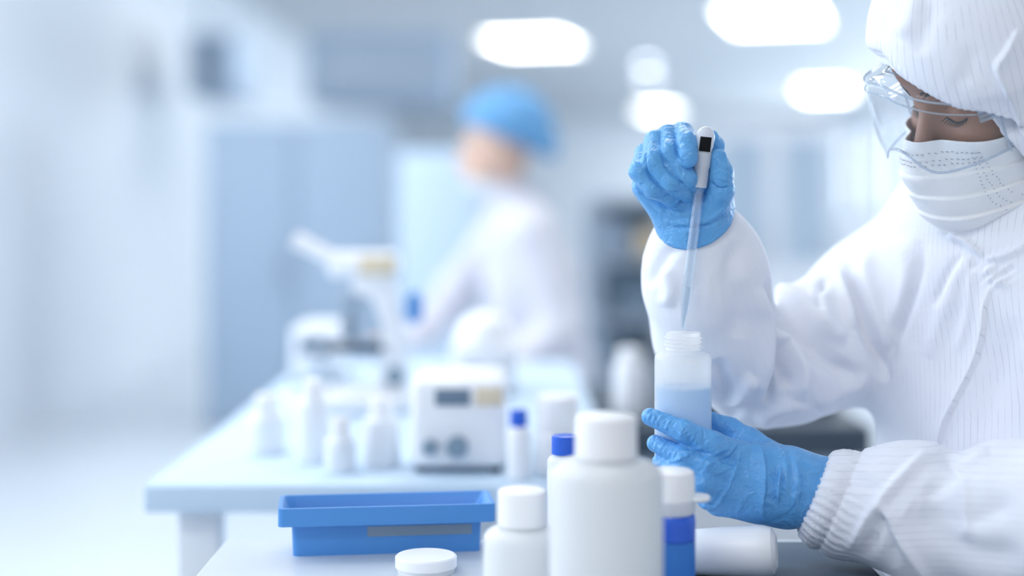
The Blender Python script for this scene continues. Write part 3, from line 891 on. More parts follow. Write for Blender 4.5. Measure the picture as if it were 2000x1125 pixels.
for p_, w, a, md in (
        ([(1443, 862), (1441, 885), (1436, 910), (1422, 948), (1405, 975), (1390, 988), (1362, 984)], 4, .0030, 'L'),
        ([(1476, 862), (1488, 880), (1494, 905), (1495, 950), (1490, 990), (1494, 1018)], 4, .0030, 'R'),
        ([(1338, 894), (1355, 880), (1375, 874)], 4, .0012, 'both'), ([(1302, 905), (1325, 897), (1345, 886)], 4, .0012, 'both'),
        ([(1372, 925), (1385, 905), (1410, 890)], 4, .001, 'both'), ([(1365, 905), (1390, 890), (1425, 872)], 4, .001, 'both'),
        ([(1400, 900), (1425, 885), (1440, 865)], 3, .0008, 'both'),
        ([(1440, 838), (1446, 846)], 2.5, .0009, 'both'), ([(1452, 836), (1458, 846)], 2.5, .0009, 'both'), ([(1464, 836), (1469, 845)], 2.5, .0009, 'both'), ([(1428, 834), (1434, 844)], 2.5, .0009, 'both'),
        ([(1530, 880), (1535, 920), (1530, 970)], 6, .0014, 'both'), ([(1550, 885), (1558, 930), (1550, 990)], 6, .0016, 'both'),
        ([(1515, 900), (1520, 950), (1512, 1000)], 6, -.001, 'both'), ([(1565, 900), (1570, 950), (1562, 1005)], 5, -.0012, 'both'),
        ([(1290, 822), (1305, 838)], 2.5, .0007, 'both'), ([(1303, 824), (1320, 848)], 2.5, .0008, 'both'), ([(1320, 830), (1335, 856)], 2.5, .0007, 'both'), ([(1275, 812), (1285, 830)], 2.5, .0007, 'both'),
        ([(1340, 842), (1352, 868)], 3, -.0007, 'both'), ([(1440, 1008), (1450, 980), (1470, 960)], 5, .0008, 'both')):
    S.ridge(p_, w, a * 1.3, md)
cross_wrinkles(S, [(1268, 814), (1300, 830), (1345, 850), (1390, 870)], 17, 13, .0007, 4)
cross_wrinkles(S, [(1276, 864), (1310, 884), (1345, 900)], 15, 7, .0006, 5)
cross_wrinkles(S, [(1410, 828), (1445, 846), (1500, 868), (1560, 900)], 14, 15, .0005, 6)
cross_wrinkles(S, [(1520, 950), (1580, 955)], 55, 8, .0010, 8)
v = S.apply()
g_near = put('glove', v, f, M['glove'])

# ---- mask
def sdf_mask(P):
    q = hl(P)
    d = sdf_head(P) - .007
    d = smin(d, ell(q, a3(.050, 0, -.066), a3(.076, .060, .064)), .02)
    d = smin(d, ell(q, a3(.088, 0, -.092), a3(.028, .040, .034)), .02)
    d = smin(d, seg_d(q, a3(.088, 0, -.012), a3(.112, 0, -.052), .012, .016), .018)
    return d
v, f = mesh_sdf(sdf_mask, (.32, 1.28, 1.02), (.56, 1.56, 1.26), .0014)
v = relax(v, f, 4)
q = hl(v); n = normals_np(v, f)
top = -.013 - .10 * np.abs(q[:, 1])
fade = np.clip((top - .028 - q[:, 2]) / .006, 0, 1)
tt = (top - .030 - q[:, 2]) / .0235
saw = tt - np.floor(tt)
v = v + n * (.0036 * fade * np.clip((1 - saw) * 1.0, 0, 1) * np.clip(saw / .06, 0, 1) - .001 * fade)[:, None]
keep = (q[:, 2] < top) & (q[:, 0] > .014) & (q[:, 2] > -.128) & (q[:, 0] > .02 - .5 * (q[:, 2] + .128))
used, f2 = cuff_cut(v, f, keep)
rim = np.zeros(len(v), bool); bad = f[~keep[f].all(1)]; rim[bad.ravel()] = True; rim &= keep & (top - q[:, 2] < .004)
v[rim] += (top - q[:, 2])[rim][:, None] * HU[None]
mask = put('face_mask', v[used], f2, M['mask'])
solidify(mask, .0015, -1)
# welded dotted seams along the upper edge and the side
def welds(bm):
    base = v[used]; qq = q[used]; nn = n[used]
    def dot(y, z, w=.0011):
        m = (np.abs(qq[:, 1] - y) < .004) & (np.abs(qq[:, 2] - z) < .004) & (qq[:, 0] > 0)
        if not m.any(): return
        i = np.where(m)[0][np.argmin((qq[m, 1] - y) ** 2 + (qq[m, 2] - z) ** 2)]
        c = Vector(base[i] - PL + nn[i] * .0004)
        t = Vector(HL - nn[i] * float(HL @ nn[i])).normalized(); b = Vector(nn[i]).cross(t)
        vs = [bm.verts.new(c + t * a + b * e + Vector(nn[i]) * hgt) for hgt in (0, .0004) for a, e in ((-w, -.0004), (w, -.0004), (w, .0004), (-w, .0004))]
        for fc in ((4, 5, 6, 7), (0, 1, 5, 4), (1, 2, 6, 5), (2, 3, 7, 6), (3, 0, 4, 7)): bm.faces.new([vs[k] for k in fc])
    for r in (.0105, .017, .021):
        y = -.05
        while y < .062:
            dot(y, -.013 - .10 * abs(y) - r); y += .0042
    for k in range(22):
        for j in range(3): dot(.0605 - .0032 * j, -.030 - .0042 * k, .0006)
obj('weld', welds, M['stitch'], mask, smooth=False)

# ---- goggles
gog = empty('goggles', (0, 0, 0)); gog.parent = person
def gog_pt(th, u, out=0.0):
    a = .127 + out; b = .080 + out
    c, s_ = math.cos(th), math.sin(th)
    e = 2 / 2.7
    x = a * math.copysign(abs(c) ** e, c); y = b * math.copysign(abs(s_) ** e, s_)
    x -= .10 * max(0, -.016 - u)   # front leans back towards the cheeks
    return hw(a3(x + .006, y, u))
def g_top(th): return .053 - (.030 * th if th > 0 else .008 * -th)
def g_bot(th):
    notch = .024 * math.exp(-(th / .26) ** 2)
    return -.040 + notch + .012 * (abs(th) / 1.5) ** 2
def goggle_shell(bm):
    TH = np.linspace(-1.42, 1.42, 70); K = 16
    rows = []
    for th in TH:
        t0, t1 = g_top(th), g_bot(th)
        rows.append([bm.verts.new(gog_pt(th, t0 + (t1 - t0) * k / K, .003 * math.sin(math.pi * k / K)) - PL) for k in range(K + 1)])
    for A, B in zip(rows, rows[1:]):
        for k in range(K): bm.faces.new((A[k], A[k + 1], B[k + 1], B[k]))
lens = obj('lens', goggle_shell, M['goggle'], gog)
solidify(lens, .0016, 0)
def goggle_flange(bm):
    TH = np.linspace(-1.42, 1.42, 70)
    rows = []
    for th in TH:
        u = g_top(th)
        rows.append([bm.verts.new(gog_pt(th, u + dz, o_) - PL) for o_, dz in ((0, 0), (-.006, .003), (-.014, .0035), (-.022, .002))])
    for A, B in zip(rows, rows[1:]):
        for k in range(3): bm.faces.new((A[k], A[k + 1], B[k + 1], B[k]))
fl = obj('brow_flange', goggle_flange, M['goggle'], gog); solidify(fl, .0016, 0)
TH = np.linspace(-1.42, 1.42, 60)
for nm, fn_, r in (('upper_rim', lambda t: gog_pt(t, g_top(t), .0006), .0012), ('inner_rim', lambda t: gog_pt(t, g_top(t) + .0025, -.021), .0011),
                   ('lower_rim', lambda t: gog_pt(t, g_bot(t), .0006), .0013), ('lens_ridge', lambda t: gog_pt(t, g_top(t) - .010, .0022), .0009)):
    obj(nm, lambda bm: bm_tube(bm, [fn_(t) - PL for t in TH], r, 8), M['goggle_rim'], gog)
for s in (1, -1):
    def temple(bm, s=s):
        bm_tube(bm, [gog_pt(s * 1.33, .018, .002) - PL, hw(a3(-.01, s * .083, .020)) - PL, hw(a3(-.06, s * .084, .016)) - PL], [.004, .0035, .003], 8)
    obj('temple', temple, M['goggle_rim'], gog)
    def vent(bm, s=s):
        c = gog_pt(s * 1.12, .010, .003) - PL
        t = Vector(gog_pt(s * 1.2, .010, .003) - gog_pt(s * 1.05, .010, .003)).normalized(); u = Vector(HU); nn_ = t.cross(u)
        for k in range(3):
            cc = Vector(c) + u * (.0045 - .0045 * k)
            vs = [bm.verts.new(cc + t * (a * .0085) + u * (e * .0014) + nn_ * (hh * .0022)) for hh in (-1, 1) for a, e in ((-1, -1), (1, -1), (1, 1), (-1, 1))]
            for fc in ((0, 3, 2, 1), (4, 5, 6, 7), (0, 1, 5, 4), (1, 2, 6, 5), (2, 3, 7, 6), (3, 0, 4, 7)): bm.faces.new([vs[i] for i in fc])
    obj('vent', vent, M['goggle_rim'], gog)
    obj('side_rib', lambda bm, s=s: bm_tube(bm, [gog_pt(s * 1.22, u, .003) - PL for u in np.linspace(.004, -.034, 8)], .0011, 8), M['goggle_rim'], gog)
# ------------------------------------------------------------------ held things
def bottle_profile(R, H, neckR, neckH, sh=.008, wall=.0014, thread=True):
    pr = [(0, 0), (R - .004, 0), (R - .001, .0012), (R, .004)]
    z1 = H - neckH - sh
    pr += [(R, z1 * .5), (R, z1)]
    for k in range(1, 9):
        a = k / 8 * math.pi / 2
        pr.append((R - (R - neckR - .001) * (1 - math.cos(a)) * 1.0, z1 + sh * math.sin(a)))
    z = z1 + sh
    pr.append((neckR, z + .0015))
    if thread:
        n_ = 3; p = (neckH - .006) / n_
        for k in range(n_):
            b = z + .003 + p * k
            pr += [(neckR, b), (neckR + .0016, b + p * .3), (neckR + .0016, b + p * .5), (neckR, b + p * .8)]
    pr += [(neckR, H), (neckR - wall, H)]
    pr += [(neckR - wall, z)]
    for k in range(8, 0, -1):
        a = k / 8 * math.pi / 2
        pr.append((R - wall - (R - neckR - .001) * (1 - math.cos(a)), z1 + sh * math.sin(a) - wall))
    pr += [(R - wall, z1 - wall), (R - wall, .004), (R - wall - .003, wall), (0, wall)]
    return pr
YB_ = 1.388
p0 = V(1334, 905, YB_)
Rb = RR(55.5, YB_); Hb = (905 - 649) * YB_ / F
hb = thing('sample_bottle', 'small translucent open bottle half full of pale blue liquid held in the blue glove', 'bottle', tuple(p0))
obj('bottle_body', lambda bm: bm_lathe(bm, bottle_profile(Rb, Hb, RR(34, YB_), RR(34, YB_), .009), 72), M['hdpe'], hb)
hl_ = (905 - 754) * YB_ / F
obj('liquid', lambda bm: bm_lathe(bm, [(0, .0018), (Rb - .006, .0018), (Rb - .0019, .005), (Rb - .0019, hl_), (Rb - .004, hl_ - .0004), (0, hl_ - .0006)], 64), M['liquid'], hb)

# dropper: bulb, collar, glass tube
dp0, dp1 = V(1378, 262, 1.372), V(1333, 643, 1.386)
dr = thing('dropper', 'glass dropper with a white bulb pinched in the raised blue glove', 'dropper', tuple(dp1))
axd = Vector(dp0 - dp1); Ld = axd.length
dr.rotation_mode = 'QUATERNION'; dr.rotation_quaternion = Vector((0, 0, 1)).rotation_difference(axd.normalized())
k = Ld / math.hypot(45, 381)         # metres per pixel along the tube
def zz(py): return (643 - py) * 383.6 / 381 * k
def tube(bm):
    r = 10.2 * k; w = 3.2 * k
    pr = [(3.2 * k, 0), (3.6 * k, 2 * k), (9.0 * k, zz(597)), (r, zz(580)), (r, zz(345)), (r - w, zz(345)), (r - w, zz(575)), (6 * k, zz(600)), (1.6 * k, 4 * k), (1.6 * k, 0), (3.2 * k, 0)]
    bm_lathe(bm, pr, 40)
obj('glass_tube', tube, M['glass'], dr)
obj('drawn_liquid', lambda bm: bm_lathe(bm, [(0, 5 * k), (1.4 * k, 5 * k), (5.6 * k, zz(600)), (6.2 * k, zz(575)), (6.0 * k, zz(560)), (0, zz(562))], 24), M['drawn'], dr)
def collar(bm):
    bm_lathe(bm, [(10.6 * k, zz(362)), (14 * k, zz(365)), (14.6 * k, zz(361)), (14.6 * k, zz(328)), (16.2 * k, zz(325)), (16.2 * k, zz(298)), (15.2 * k, zz(294)), (10 * k, zz(292)), (10 * k, zz(330)), (10.6 * k, zz(362))], 40)
obj('collar', collar, M['silicone'], dr)
def bulb(bm):
    pr = [(9 * k, zz(292)), (15.6 * k, zz(294)), (17.6 * k, zz(285)), (18.6 * k, zz(270))]
    for i in range(1, 9):
        a = i / 8 * math.pi / 2
        pr.append((18.6 * k * math.cos(a), zz(268) + 21 * k * math.sin(a)))
    bm_lathe(bm, pr, 40, sy=.9)
obj('bulb', bulb, M['silicone'], dr)
def insert(bm):
    # dark sleeve showing through the window in front of the bulb
    r0 = 18.9 * k
    A = []
    for z_ in (zz(295), zz(267)):
        A.append([bm.verts.new((rr_ * math.sin(t), -rr_ * .9 * math.cos(t), z_)) for rr_ in (r0, r0 - 3 * k) for t in np.linspace(-.62, .62, 9)])
    n_ = 9
    for lo_, hi_ in ((0, n_), (n_, 2 * n_)):
        for i in range(lo_, hi_ - 1): bm.faces.new((A[0][i], A[0][i + 1], A[1][i + 1], A[1][i]))
    for R_ in A:
        for i in range(n_ - 1): bm.faces.new((R_[i], R_[i + 1], R_[n_ + i + 1], R_[n_ + i]))
    for i in (0, n_ - 1): bm.faces.new((A[0][i], A[0][n_ + i], A[1][n_ + i], A[1][i]))
obj('dark_band', insert, M['black'], dr)

# ------------------------------------------------------------------ near bench and what stands on it
BT = .75
bench = thing('workbench', 'pale blue laminate workbench in front of the technician, bottles standing on it', 'bench', (-.3, 1.17, 0))
def shift(o, d):
    o.location = d
bx = -.3; by = 1.17
box_obj('worktop', 0, .655, -.32, .33, BT - .035, BT, M['bench'], bench, .004)
for lx in (.05, .42):
    for ly in (-.27, .28):
        box_obj('leg', lx - .025, lx + .025, ly - .025, ly + .025, 0, BT - .036, M['steel'], bench, .002)
box_obj('apron', .08, .43, .25, .27, BT - .12, BT - .036, M['pale_blue'], bench, .002)
mt = tag(box_obj('bench_mat', .13, .345, 1.22, 1.478, BT + .0005, BT + .003, M['mat'], None, .001), 'slate grey mat on the bench under the striped sleeve', 'mat')

def cap_profile(R, H, rib=True):
    return [(0, 0), (R, 0), (R, H * .08), (R * .985, H * .5), (R * .965, H - .003), (R * .94, H - .0008), (R * .90, H), (0, H)]
def ribbed_cap(bm, R, H, n=48):
    seg = n * 2
    rings = []
    for z, s in ((0, 1), (H * .86, .99), (H * .97, .965), (H, .9)):
        rings.append([bm.verts.new((R * s * (1 - (.02 if (i % 2 and z < H * .9) else 0)) * math.cos(2 * math.pi * i / seg), R * s * (1 - (.02 if (i % 2 and z < H * .9) else 0)) * math.sin(2 * math.pi * i / seg), z)) for i in range(seg)])
    for a, b in zip(rings, rings[1:]):
        for i in range(seg):
            j = (i + 1) % seg
            bm.faces.new((a[i], a[j], b[j], b[i]))
    bm.faces.new(rings[-1]); bm.faces.new(rings[0][::-1])
def capped_bottle(name, label, px, Y, wpx, ytop, ycap, capw, ysh, mat, capmat, fill=None, fillmat=None, z0=None, rz=0, group=None, base_py=None, cat='bottle'):
    k = Y / F
    z0 = BT if z0 is None else z0
    x = (px - 1000) * k
    R = wpx / 2 * k; zt = CAMZ - (ytop - HOR) * k - z0; zc = CAMZ - (ycap - HOR) * k - z0; zs = CAMZ - (ysh - HOR) * k - z0
    t = thing(name, label, cat, (x, Y, z0), rz, group)
    nr = capw / 2 * k * .84
    obj('bottle_body', lambda bm: bm_lathe(bm, bottle_profile(R, zc + .012, nr, .014, max(.006, zc - .002 - zs), thread=False), 64), mat, t)
    obj('cap', lambda bm: ribbed_cap(bm, capw / 2 * k, zt - zc), capmat, t, loc=(0, 0, zc))
    if fill:
        obj('liquid', lambda bm: bm_lathe(bm, [(0, .002), (R - .0022, .003), (R - .0022, fill), (0, fill - .0003)], 48), fillmat, t)
    return t
capped_bottle('reagent_bottle', 'large milky bottle with a broad white cap, in front of the holding glove', 1184, 1.145, 222, 810, 892, 122, 928, M['hdpe_dense'], M['cap'], .05, M['clear_liquid'])
capped_bottle('reagent_bottle', 'smaller milky bottle with a white cap overlapping the blue tray', 1020, 1.225, 150, 955, 1024, 96, 1052, M['hdpe_dense'], M['cap'])

# flip-cap vial with blue collar
Y = 1.262; k = Y / F
fv = thing('dropper_vial', 'slim blue vial with a blue collar and white flip cap beside the large milky bottle', 'vial', ((1310 - 1000) * k, Y, BT))
zv = lambda py: CAMZ - (py - HOR) * k - BT
rv = 48 * k
obj('vial_body', lambda bm: bm_lathe(bm, [(0, 0), (rv * .96, 0), (rv, .003), (rv, zv(1052)), (0, zv(1052))], 48), M['liquid_deep'], fv)
obj('collar', lambda bm: bm_lathe(bm, [(0, zv(1050)), (rv * 1.01, zv(1050)), (rv * 1.01, zv(1018)), (rv * .97, zv(1006)), (rv * .86, zv(1000)), (0, zv(999))], 48), M['blue_cap'], fv)
obj('neck', lambda bm: bm_lathe(bm, [(rv * .9, zv(1002)), (rv * .98, zv(998)), (rv * .98, zv(976)), (rv * .9, zv(972))], 48), M['hdpe_dense'], fv)
def flip(bm):
    bm_lathe(bm, [(rv * .93, zv(976)), (rv * 1.0, zv(974)), (rv * .97, zv(930)), (rv * .93, zv(921)), (rv * .8, zv(917)), (0, zv(916))], 48)
fc = obj('flip_cap', flip, M['cap'], fv)
obj('tab', lambda bm: bm_lathe(bm, [(0, zv(978)), (25 * k, zv(977)), (28 * k, zv(972)), (25 * k, zv(967)), (0, zv(966))], 32, origin=(50 * k, 0, 0)), M['cap'], fc)

# white pot lying on its side
Y = 1.335; k = Y / F
rp = 50 * k
pot = thing('plastic_pot', 'plain white plastic pot lying on its side under the blue glove', 'pot', ((1440 - 1000) * k, Y, BT + .0035))
def potf(bm):
    pr = [(0, 70 * k), (rp * .62, 76 * k), (rp * .90, 68 * k), (rp * .99, 52 * k), (rp, 38 * k), (rp * .92, -40 * k), (rp * .84, -105 * k), (rp * .80, -108 * k), (rp * .74, -105 * k), (rp * .8, -40 * k), (rp * .86, 30 * k), (0, 50 * k)]
    bm_lathe(bm, pr, 56, origin=(0, 0, 0), axis='x')
po = obj('pot_body', potf, M['white'], pot, loc=(0, 0, rp))
po.rotation_euler = (0, math.radians(-4), math.radians(-14))

# blue tray with a stepped rim
ty0 = 1.46
tr_ = thing('storage_tray', 'blue plastic tray with a wide rim behind the smaller milky bottle', 'tray', ((755 - 1000) * ty0 / F, 1.46, BT), math.radians(7))
def tray(bm, w=.108, d=.035, h=.050):
    prof = [(.000, .014, .003), (.0, .013, .030), (.0, .0, .032), (.0, .0, h), (.0, .004, h), (.0, .016, .034), (.0, .018, .008)]
    rings = []
    for _, ins, z in [(0, .014, 0)] + prof:
        a, b = w - ins, d - ins * .9
        ring = []
        for cx, cy, a0 in ((a - .006, b - .006, 0), (-a + .006, b - .006, 90), (-a + .006, -b + .006, 180), (a - .006, -b + .006, 270)):
            for q_ in range(5):
                an = math.radians(a0 + 22.5 * q_)
                ring.append(bm.verts.new((cx + .006 * math.cos(an), cy + .006 * math.sin(an), z)))
        rings.append(ring)
    n_ = len(rings[0])
    for A, B in zip(rings, rings[1:]):
        for i in range(n_):
            j = (i + 1) % n_
            bm.faces.new((A[i], A[j], B[j], B[i]))
    bm.faces.new(rings[0][::-1]); bm.faces.new(rings[-1])
obj('tray_body', tray, M['blue_tray'], tr_)
obj('label_strip', lambda bm: bm_box(bm, -.02, .085, -.0235, -.0222, .018, .028), M['slate'], tr_, smooth=False)
# petri dish in front of the tray
Y = 1.37; k = Y / F
pd = thing('petri_dish', 'small white covered dish on the bench in front of the blue tray', 'dish', ((832 - 1000) * k, Y, BT))
obj('dish', lambda bm: bm_lathe(bm, [(0, 0), (.027, 0), (.0275, .002), (.0275, .010), (0, .010)], 48), M['white'], pd)
obj('lid', lambda bm: bm_lathe(bm, [(.0285, .004), (.0295, .005), (.0295, .014), (.028, .0155), (0, .0158)], 48), M['white'], pd)
# ------------------------------------------------------------------ second bench and its instruments
B2 = thing('workbench', 'long white bench behind the blue tray carrying the instruments', 'bench', (-.6, 2.45, 0))
box_obj('worktop', .14, .74, -.66, .75, BT - .035, BT, M['pale_blue'], B2, .004)
for lx in (.20, .69):
    for ly in (-.60, .69):
        box_obj('leg', lx - .025, lx + .025, ly - .025, ly + .025, 0, BT - .036, M['white_soft'], B2, .002)
box_obj('drawer_unit', .33, .60, -.55, .60, .12, BT - .036, M['white_soft'], B2, .003)

def microscope(px, Y, s=1.0, rz=0.0, label=''):
    t = thing('microscope', label, 'microscope', ((px - 1000) * Y / F, Y, BT), rz)
    w = M['white']
    obj('base', lambda bm: bm_box(bm, -.10 * s, .13 * s, -.085 * s, .085 * s, 0, .05 * s), w, t, .012)
    obj('arm', lambda bm: bm_prism(bm, [(.03 * s, .05 * s), (.125 * s, .05 * s), (.115 * s, .20 * s), (.09 * s, .33 * s), (.02 * s, .37 * s), (-.02 * s, .35 * s), (-.02 * s, .30 * s), (.03 * s, .29 * s), (.055 * s, .22 * s), (.05 * s, .12 * s)], -.03 * s, .03 * s), w, t, .008)
    obj('stage', lambda bm: bm_box(bm, -.09 * s, .06 * s, -.07 * s, .07 * s, .155 * s, .172 * s), M['dark'], t, .003)
    obj('nosepiece', lambda bm: bm_lathe(bm, [(0, .235 * s), (.014 * s, .24 * s), (.035 * s, .275 * s), (.035 * s, .30 * s), (0, .30 * s)], 32, origin=(-.03 * s, 0, 0)), M['steel'], t)
    for a in (-.5, .5):
        obj('objective', lambda bm: bm_lathe(bm, [(0, .185 * s), (.008 * s, .187 * s), (.012 * s, .2 * s), (.012 * s, .255 * s), (0, .255 * s)], 20, origin=(-.03 * s + .016 * s * a, .03 * s * a, 0)), M['steel'], t)
    obj('head', lambda bm: bm_box(bm, -.085 * s, .10 * s, -.05 * s, .05 * s, .34 * s, .41 * s), w, t, .018)
    obj('name_panel', lambda bm: bm_box(bm, .0, .095 * s, -.054 * s, -.0505 * s, .35 * s, .40 * s), M['beige'], t, .001)
    for sy in (-1, 1):
        e = obj('eyepiece', lambda bm: bm_tube(bm, [(-.06 * s, .032 * s * sy, .385 * s), (-.15 * s, .034 * s * sy, .43 * s)], [.017 * s, .016 * s], 24), w, t)
        obj('eyecup', lambda bm: bm_tube(bm, [(-.148 * s, .034 * s * sy, .429 * s), (-.17 * s, .0345 * s * sy, .44 * s)], [.019 * s, .02 * s], 24), w, e)
        obj('focus_knob', lambda bm: bm_lathe(bm, [(0, 0), (.026 * s, 0), (.026 * s, .02 * s), (.012 * s, .022 * s), (0, .03 * s)], 28, origin=(.09 * s, .032 * s * sy, .09 * s), axis='y') if sy < 0 else bm_lathe(bm, [(0, 0), (.026 * s, 0), (.026 * s, .02 * s), (0, .022 * s)], 28, origin=(.09 * s, .032 * s, .09 * s), axis='y'), M['slate'], t)
    lh = obj('lamp_housing', lambda bm: bm_box(bm, .118 * s, .16 * s, -.03 * s, .03 * s, .225 * s, .305 * s), M['blue_tray'], t, .01)
    lh['label'] = 'blue lamp housing'
    return t
microscope(705, 2.45, .66, 0, 'white microscope with a blue lamp housing on the white bench')

def instrument(name, label, cat, px, Y, wpx, ytop, depth, mat, rz=0, screen=None, panel=None, knob=None, dome=None):
    k = Y / F
    t = thing(name, label, cat, ((px - 1000) * k, Y, BT), rz)
    w = wpx / 2 * k; h = CAMZ - (ytop - HOR) * k - BT
    obj('housing', lambda bm: bm_box(bm, -w, w, 0, depth, .008, h), mat, t, min(.012, w * .2))
    for sx in (-1, 1):
        for yy in (.02, depth - .02):
            obj('foot', lambda bm: bm_lathe(bm, [(0, 0), (.008, 0), (.009, .009), (0, .009)], 12, origin=(sx * w * .78, yy, 0)), M['dark'], t)
    def front(nm, r, m_):
        x0, x1, y0, y1 = r
        return obj(nm, lambda bm: bm_box(bm, (x0 - px) * k, (x1 - px) * k, -.003, .001, CAMZ - (y1 - HOR) * k - BT, CAMZ - (y0 - HOR) * k - BT), m_, t, .001)
    if screen: front('display', screen, M['screen'])
    if panel: front('keypad', panel, M['beige'])
    if knob:
        for kx, ky, r in knob:
            obj('knob', lambda bm: bm_lathe(bm, [(0, -.016), (r * .9, -.016), (r, -.010), (r, .001), (0, .001)], 24, origin=((kx - px) * k, 0, CAMZ - (ky - HOR) * k - BT), axis='y'), M['slate'], t)
    if dome:
        obj('lid', lambda bm: bm_lathe(bm, [(w * .92, h - .002)] + [(w * .92 * math.cos(a), h + dome * math.sin(a)) for a in np.linspace(0, math.pi / 2 - .02, 10)] + [(0, h + dome)], 40, origin=(0, depth / 2, 0), sy=depth / 2 / w), M['white'], t)
    return t
instrument('hotplate_stirrer', 'white benchtop instrument with a dark display and a beige keypad', 'instrument', 895, 1.86, 186, 742, .17, M['white'], 0, (850, 918, 760, 792), (930, 982, 758, 792), [(893, 872, .014), (840, 872, .010)])
instrument('centrifuge', 'white domed centrifuge in front of the person in the blue cap', 'centrifuge', 945, 2.62, 126, 668, .16, M['white'], 0, (905, 940, 715, 735), None, [(975, 725, .010)], .052)
instrument('analyser', 'boxy pale analyser on the bench left of the microscope', 'instrument', 612, 2.78, 90, 640, .2, M['white_soft'], 0, (585, 635, 660, 690), None, [(630, 715, .010)])
capped_bottle('reagent_bottle', 'narrow white bottle with a blue cap right of the beige keypad', 1013, 1.83, 46, 800, 832, 34, 846, M['white'], M['blue_cap'])
capped_bottle('reagent_bottle', 'white bottle with a wide white cap behind the large milky bottle', 1090, 1.88, 92, 772, 838, 82, 858, M['white'], M['cap'])
capped_bottle('reagent_bottle', 'bottle with a broad blue cap tucked behind the large milky bottle', 1104, 1.43, 70, 850, 886, 54, 902, M['hdpe_dense'], M['blue_cap'])
for i, (px, Y, w, yt, lb) in enumerate(((520, 2.02, 70, 770, 'squat white bottle leftmost in the row below the analyser'), (612, 1.95, 66, 742, 'white bottle standing between the squat bottle and the microscope'), (745, 1.92, 72, 775, 'white bottle standing in front of the microscope base'), (665, 1.88, 60, 815, 'short white bottle right behind the blue tray'))):
    capped_bottle('reagent_bottle', lb, px, Y, w, yt, yt + 34, w * .62, yt + 52, M['white_soft'], M['cap'], group='white bottles on the instrument bench')

# dark topped trolley with a white cylinder bottle
TX0, TX1, TY0, TY1 = .145, .615, 2.45, 3.05
tro = thing('lab_trolley', 'dark topped trolley with pale drawers behind the holding glove', 'trolley', ((TX0 + TX1) / 2, (TY0 + TY1) / 2, 0))
cx, cy = (TX0 + TX1) / 2, (TY0 + TY1) / 2
def rel(x0, x1, y0, y1): return x0 - cx, x1 - cx, y0 - cy, y1 - cy
obj('top', lambda bm: bm_box(bm, *rel(TX0, TX1, TY0, TY1), .668, .72), M['dark'], tro, .004)
obj('cabinet', lambda bm: bm_box(bm, *rel(TX0 + .02, TX1 - .02, TY0 + .02, TY1 - .02), .10, .667), M['pale_blue'], tro, .004)
for z in (.12, .31, .50):
    d_ = obj('drawer', lambda bm: bm_box(bm, *rel(TX0 + .03, TX1 - .03, TY0 + .008, TY0 + .021), z, z + .15), M['white_soft'], tro, .002)
    obj('handle', lambda bm: bm_box(bm, -.06, .06, TY0 - cy - .008, TY0 - cy + .009, z + .11, z + .122), M['steel'], d_, .001)
for sx in (-.19, .19):
    for sy in (-.25, .25):
        obj('caster', lambda bm: bm_lathe(bm, [(0, -.012), (.04, -.012), (.05, -.006), (.05, .006), (.04, .012), (0, .012)], 24, origin=(sx, sy, .05), axis='x'), M['black'], tro)
capped_bottle('wash_bottle', 'tall white cylinder bottle on the dark trolley top left of the sleeve', 1231, 2.56, 68, 680, 706, 50, 716, M['white'], M['cap'], z0=.72)
t = thing('equipment_case', 'dark equipment case on the dark trolley top under the raised sleeve', 'case', (.44, 2.70, .72))
obj('case_body', lambda bm: bm_box(bm, -.12, .15, -.10, .10, 0, .055), M['dark'], t, .006)
obj('handle', lambda bm: bm_box(bm, -.04, .06, -.112, -.099, .02, .032), M['black'], t, .002)

# steel rack
def rack(name, label, x, y, w, d, h, n, mat, back):
    t = thing(name, label, 'shelf rack', (x, y, 0))
    for sx in (-1, 1):
        for sy in (-1, 1):
            obj('post', lambda bm: bm_box(bm, sx * (w / 2 - .02) - .015, sx * (w / 2 - .02) + .015, sy * (d / 2 - .02) - .015, sy * (d / 2 - .02) + .015, 0, h), M['steel'], t, smooth=False)
    for i in range(n):
        z = .12 + (h - .14) * i / (n - 1)
        obj('shelf', lambda bm: bm_box(bm, -w / 2, w / 2, -d / 2, d / 2, z - .012, z + .012), M['steel'], t, smooth=False)
    obj('back_panel', lambda bm: bm_box(bm, -w / 2, w / 2, d / 2 + .001, d / 2 + .012, .05, h), back, t, smooth=False)
    return t
RX, RY = .405, 5.0
rack('shelf_rack', 'grey steel rack of shelves between the two people', RX, RY, .27, .4, 1.13, 6, M['steel'], M['slate'])
sh_z = [.12 + .99 * i / 5 for i in range(6)]
for i, (dx, zi, w, h, c, lb) in enumerate(((-.05, 1, .14, .12, 'grey_blue', 'grey blue box on the second shelf of the steel rack'), (.06, 3, .12, .10, 'slate', 'slate box low on the steel rack'),
                                           (-.06, 4, .11, .13, 'grey_blue', 'grey blue box on the upper shelf of the steel rack'), (-.07, 2, .12, .12, 'slate', 'slate box on the third shelf of the steel rack'), (.07, 4, .1, .09, 'beige', 'beige box near the top of the steel rack'))):
    t = thing('storage_box', lb, 'box', (RX + dx, RY, sh_z[zi] + .0125), 0, 'boxes on the steel rack')
    obj('box_body', lambda bm: bm_box(bm, -w / 2, w / 2, -.14, .14, 0, h - .02), M[c], t, .004)
    obj('lid', lambda bm: bm_box(bm, -w / 2 - .004, w / 2 + .004, -.144, .144, h - .0195, h), M[c], t, .003)

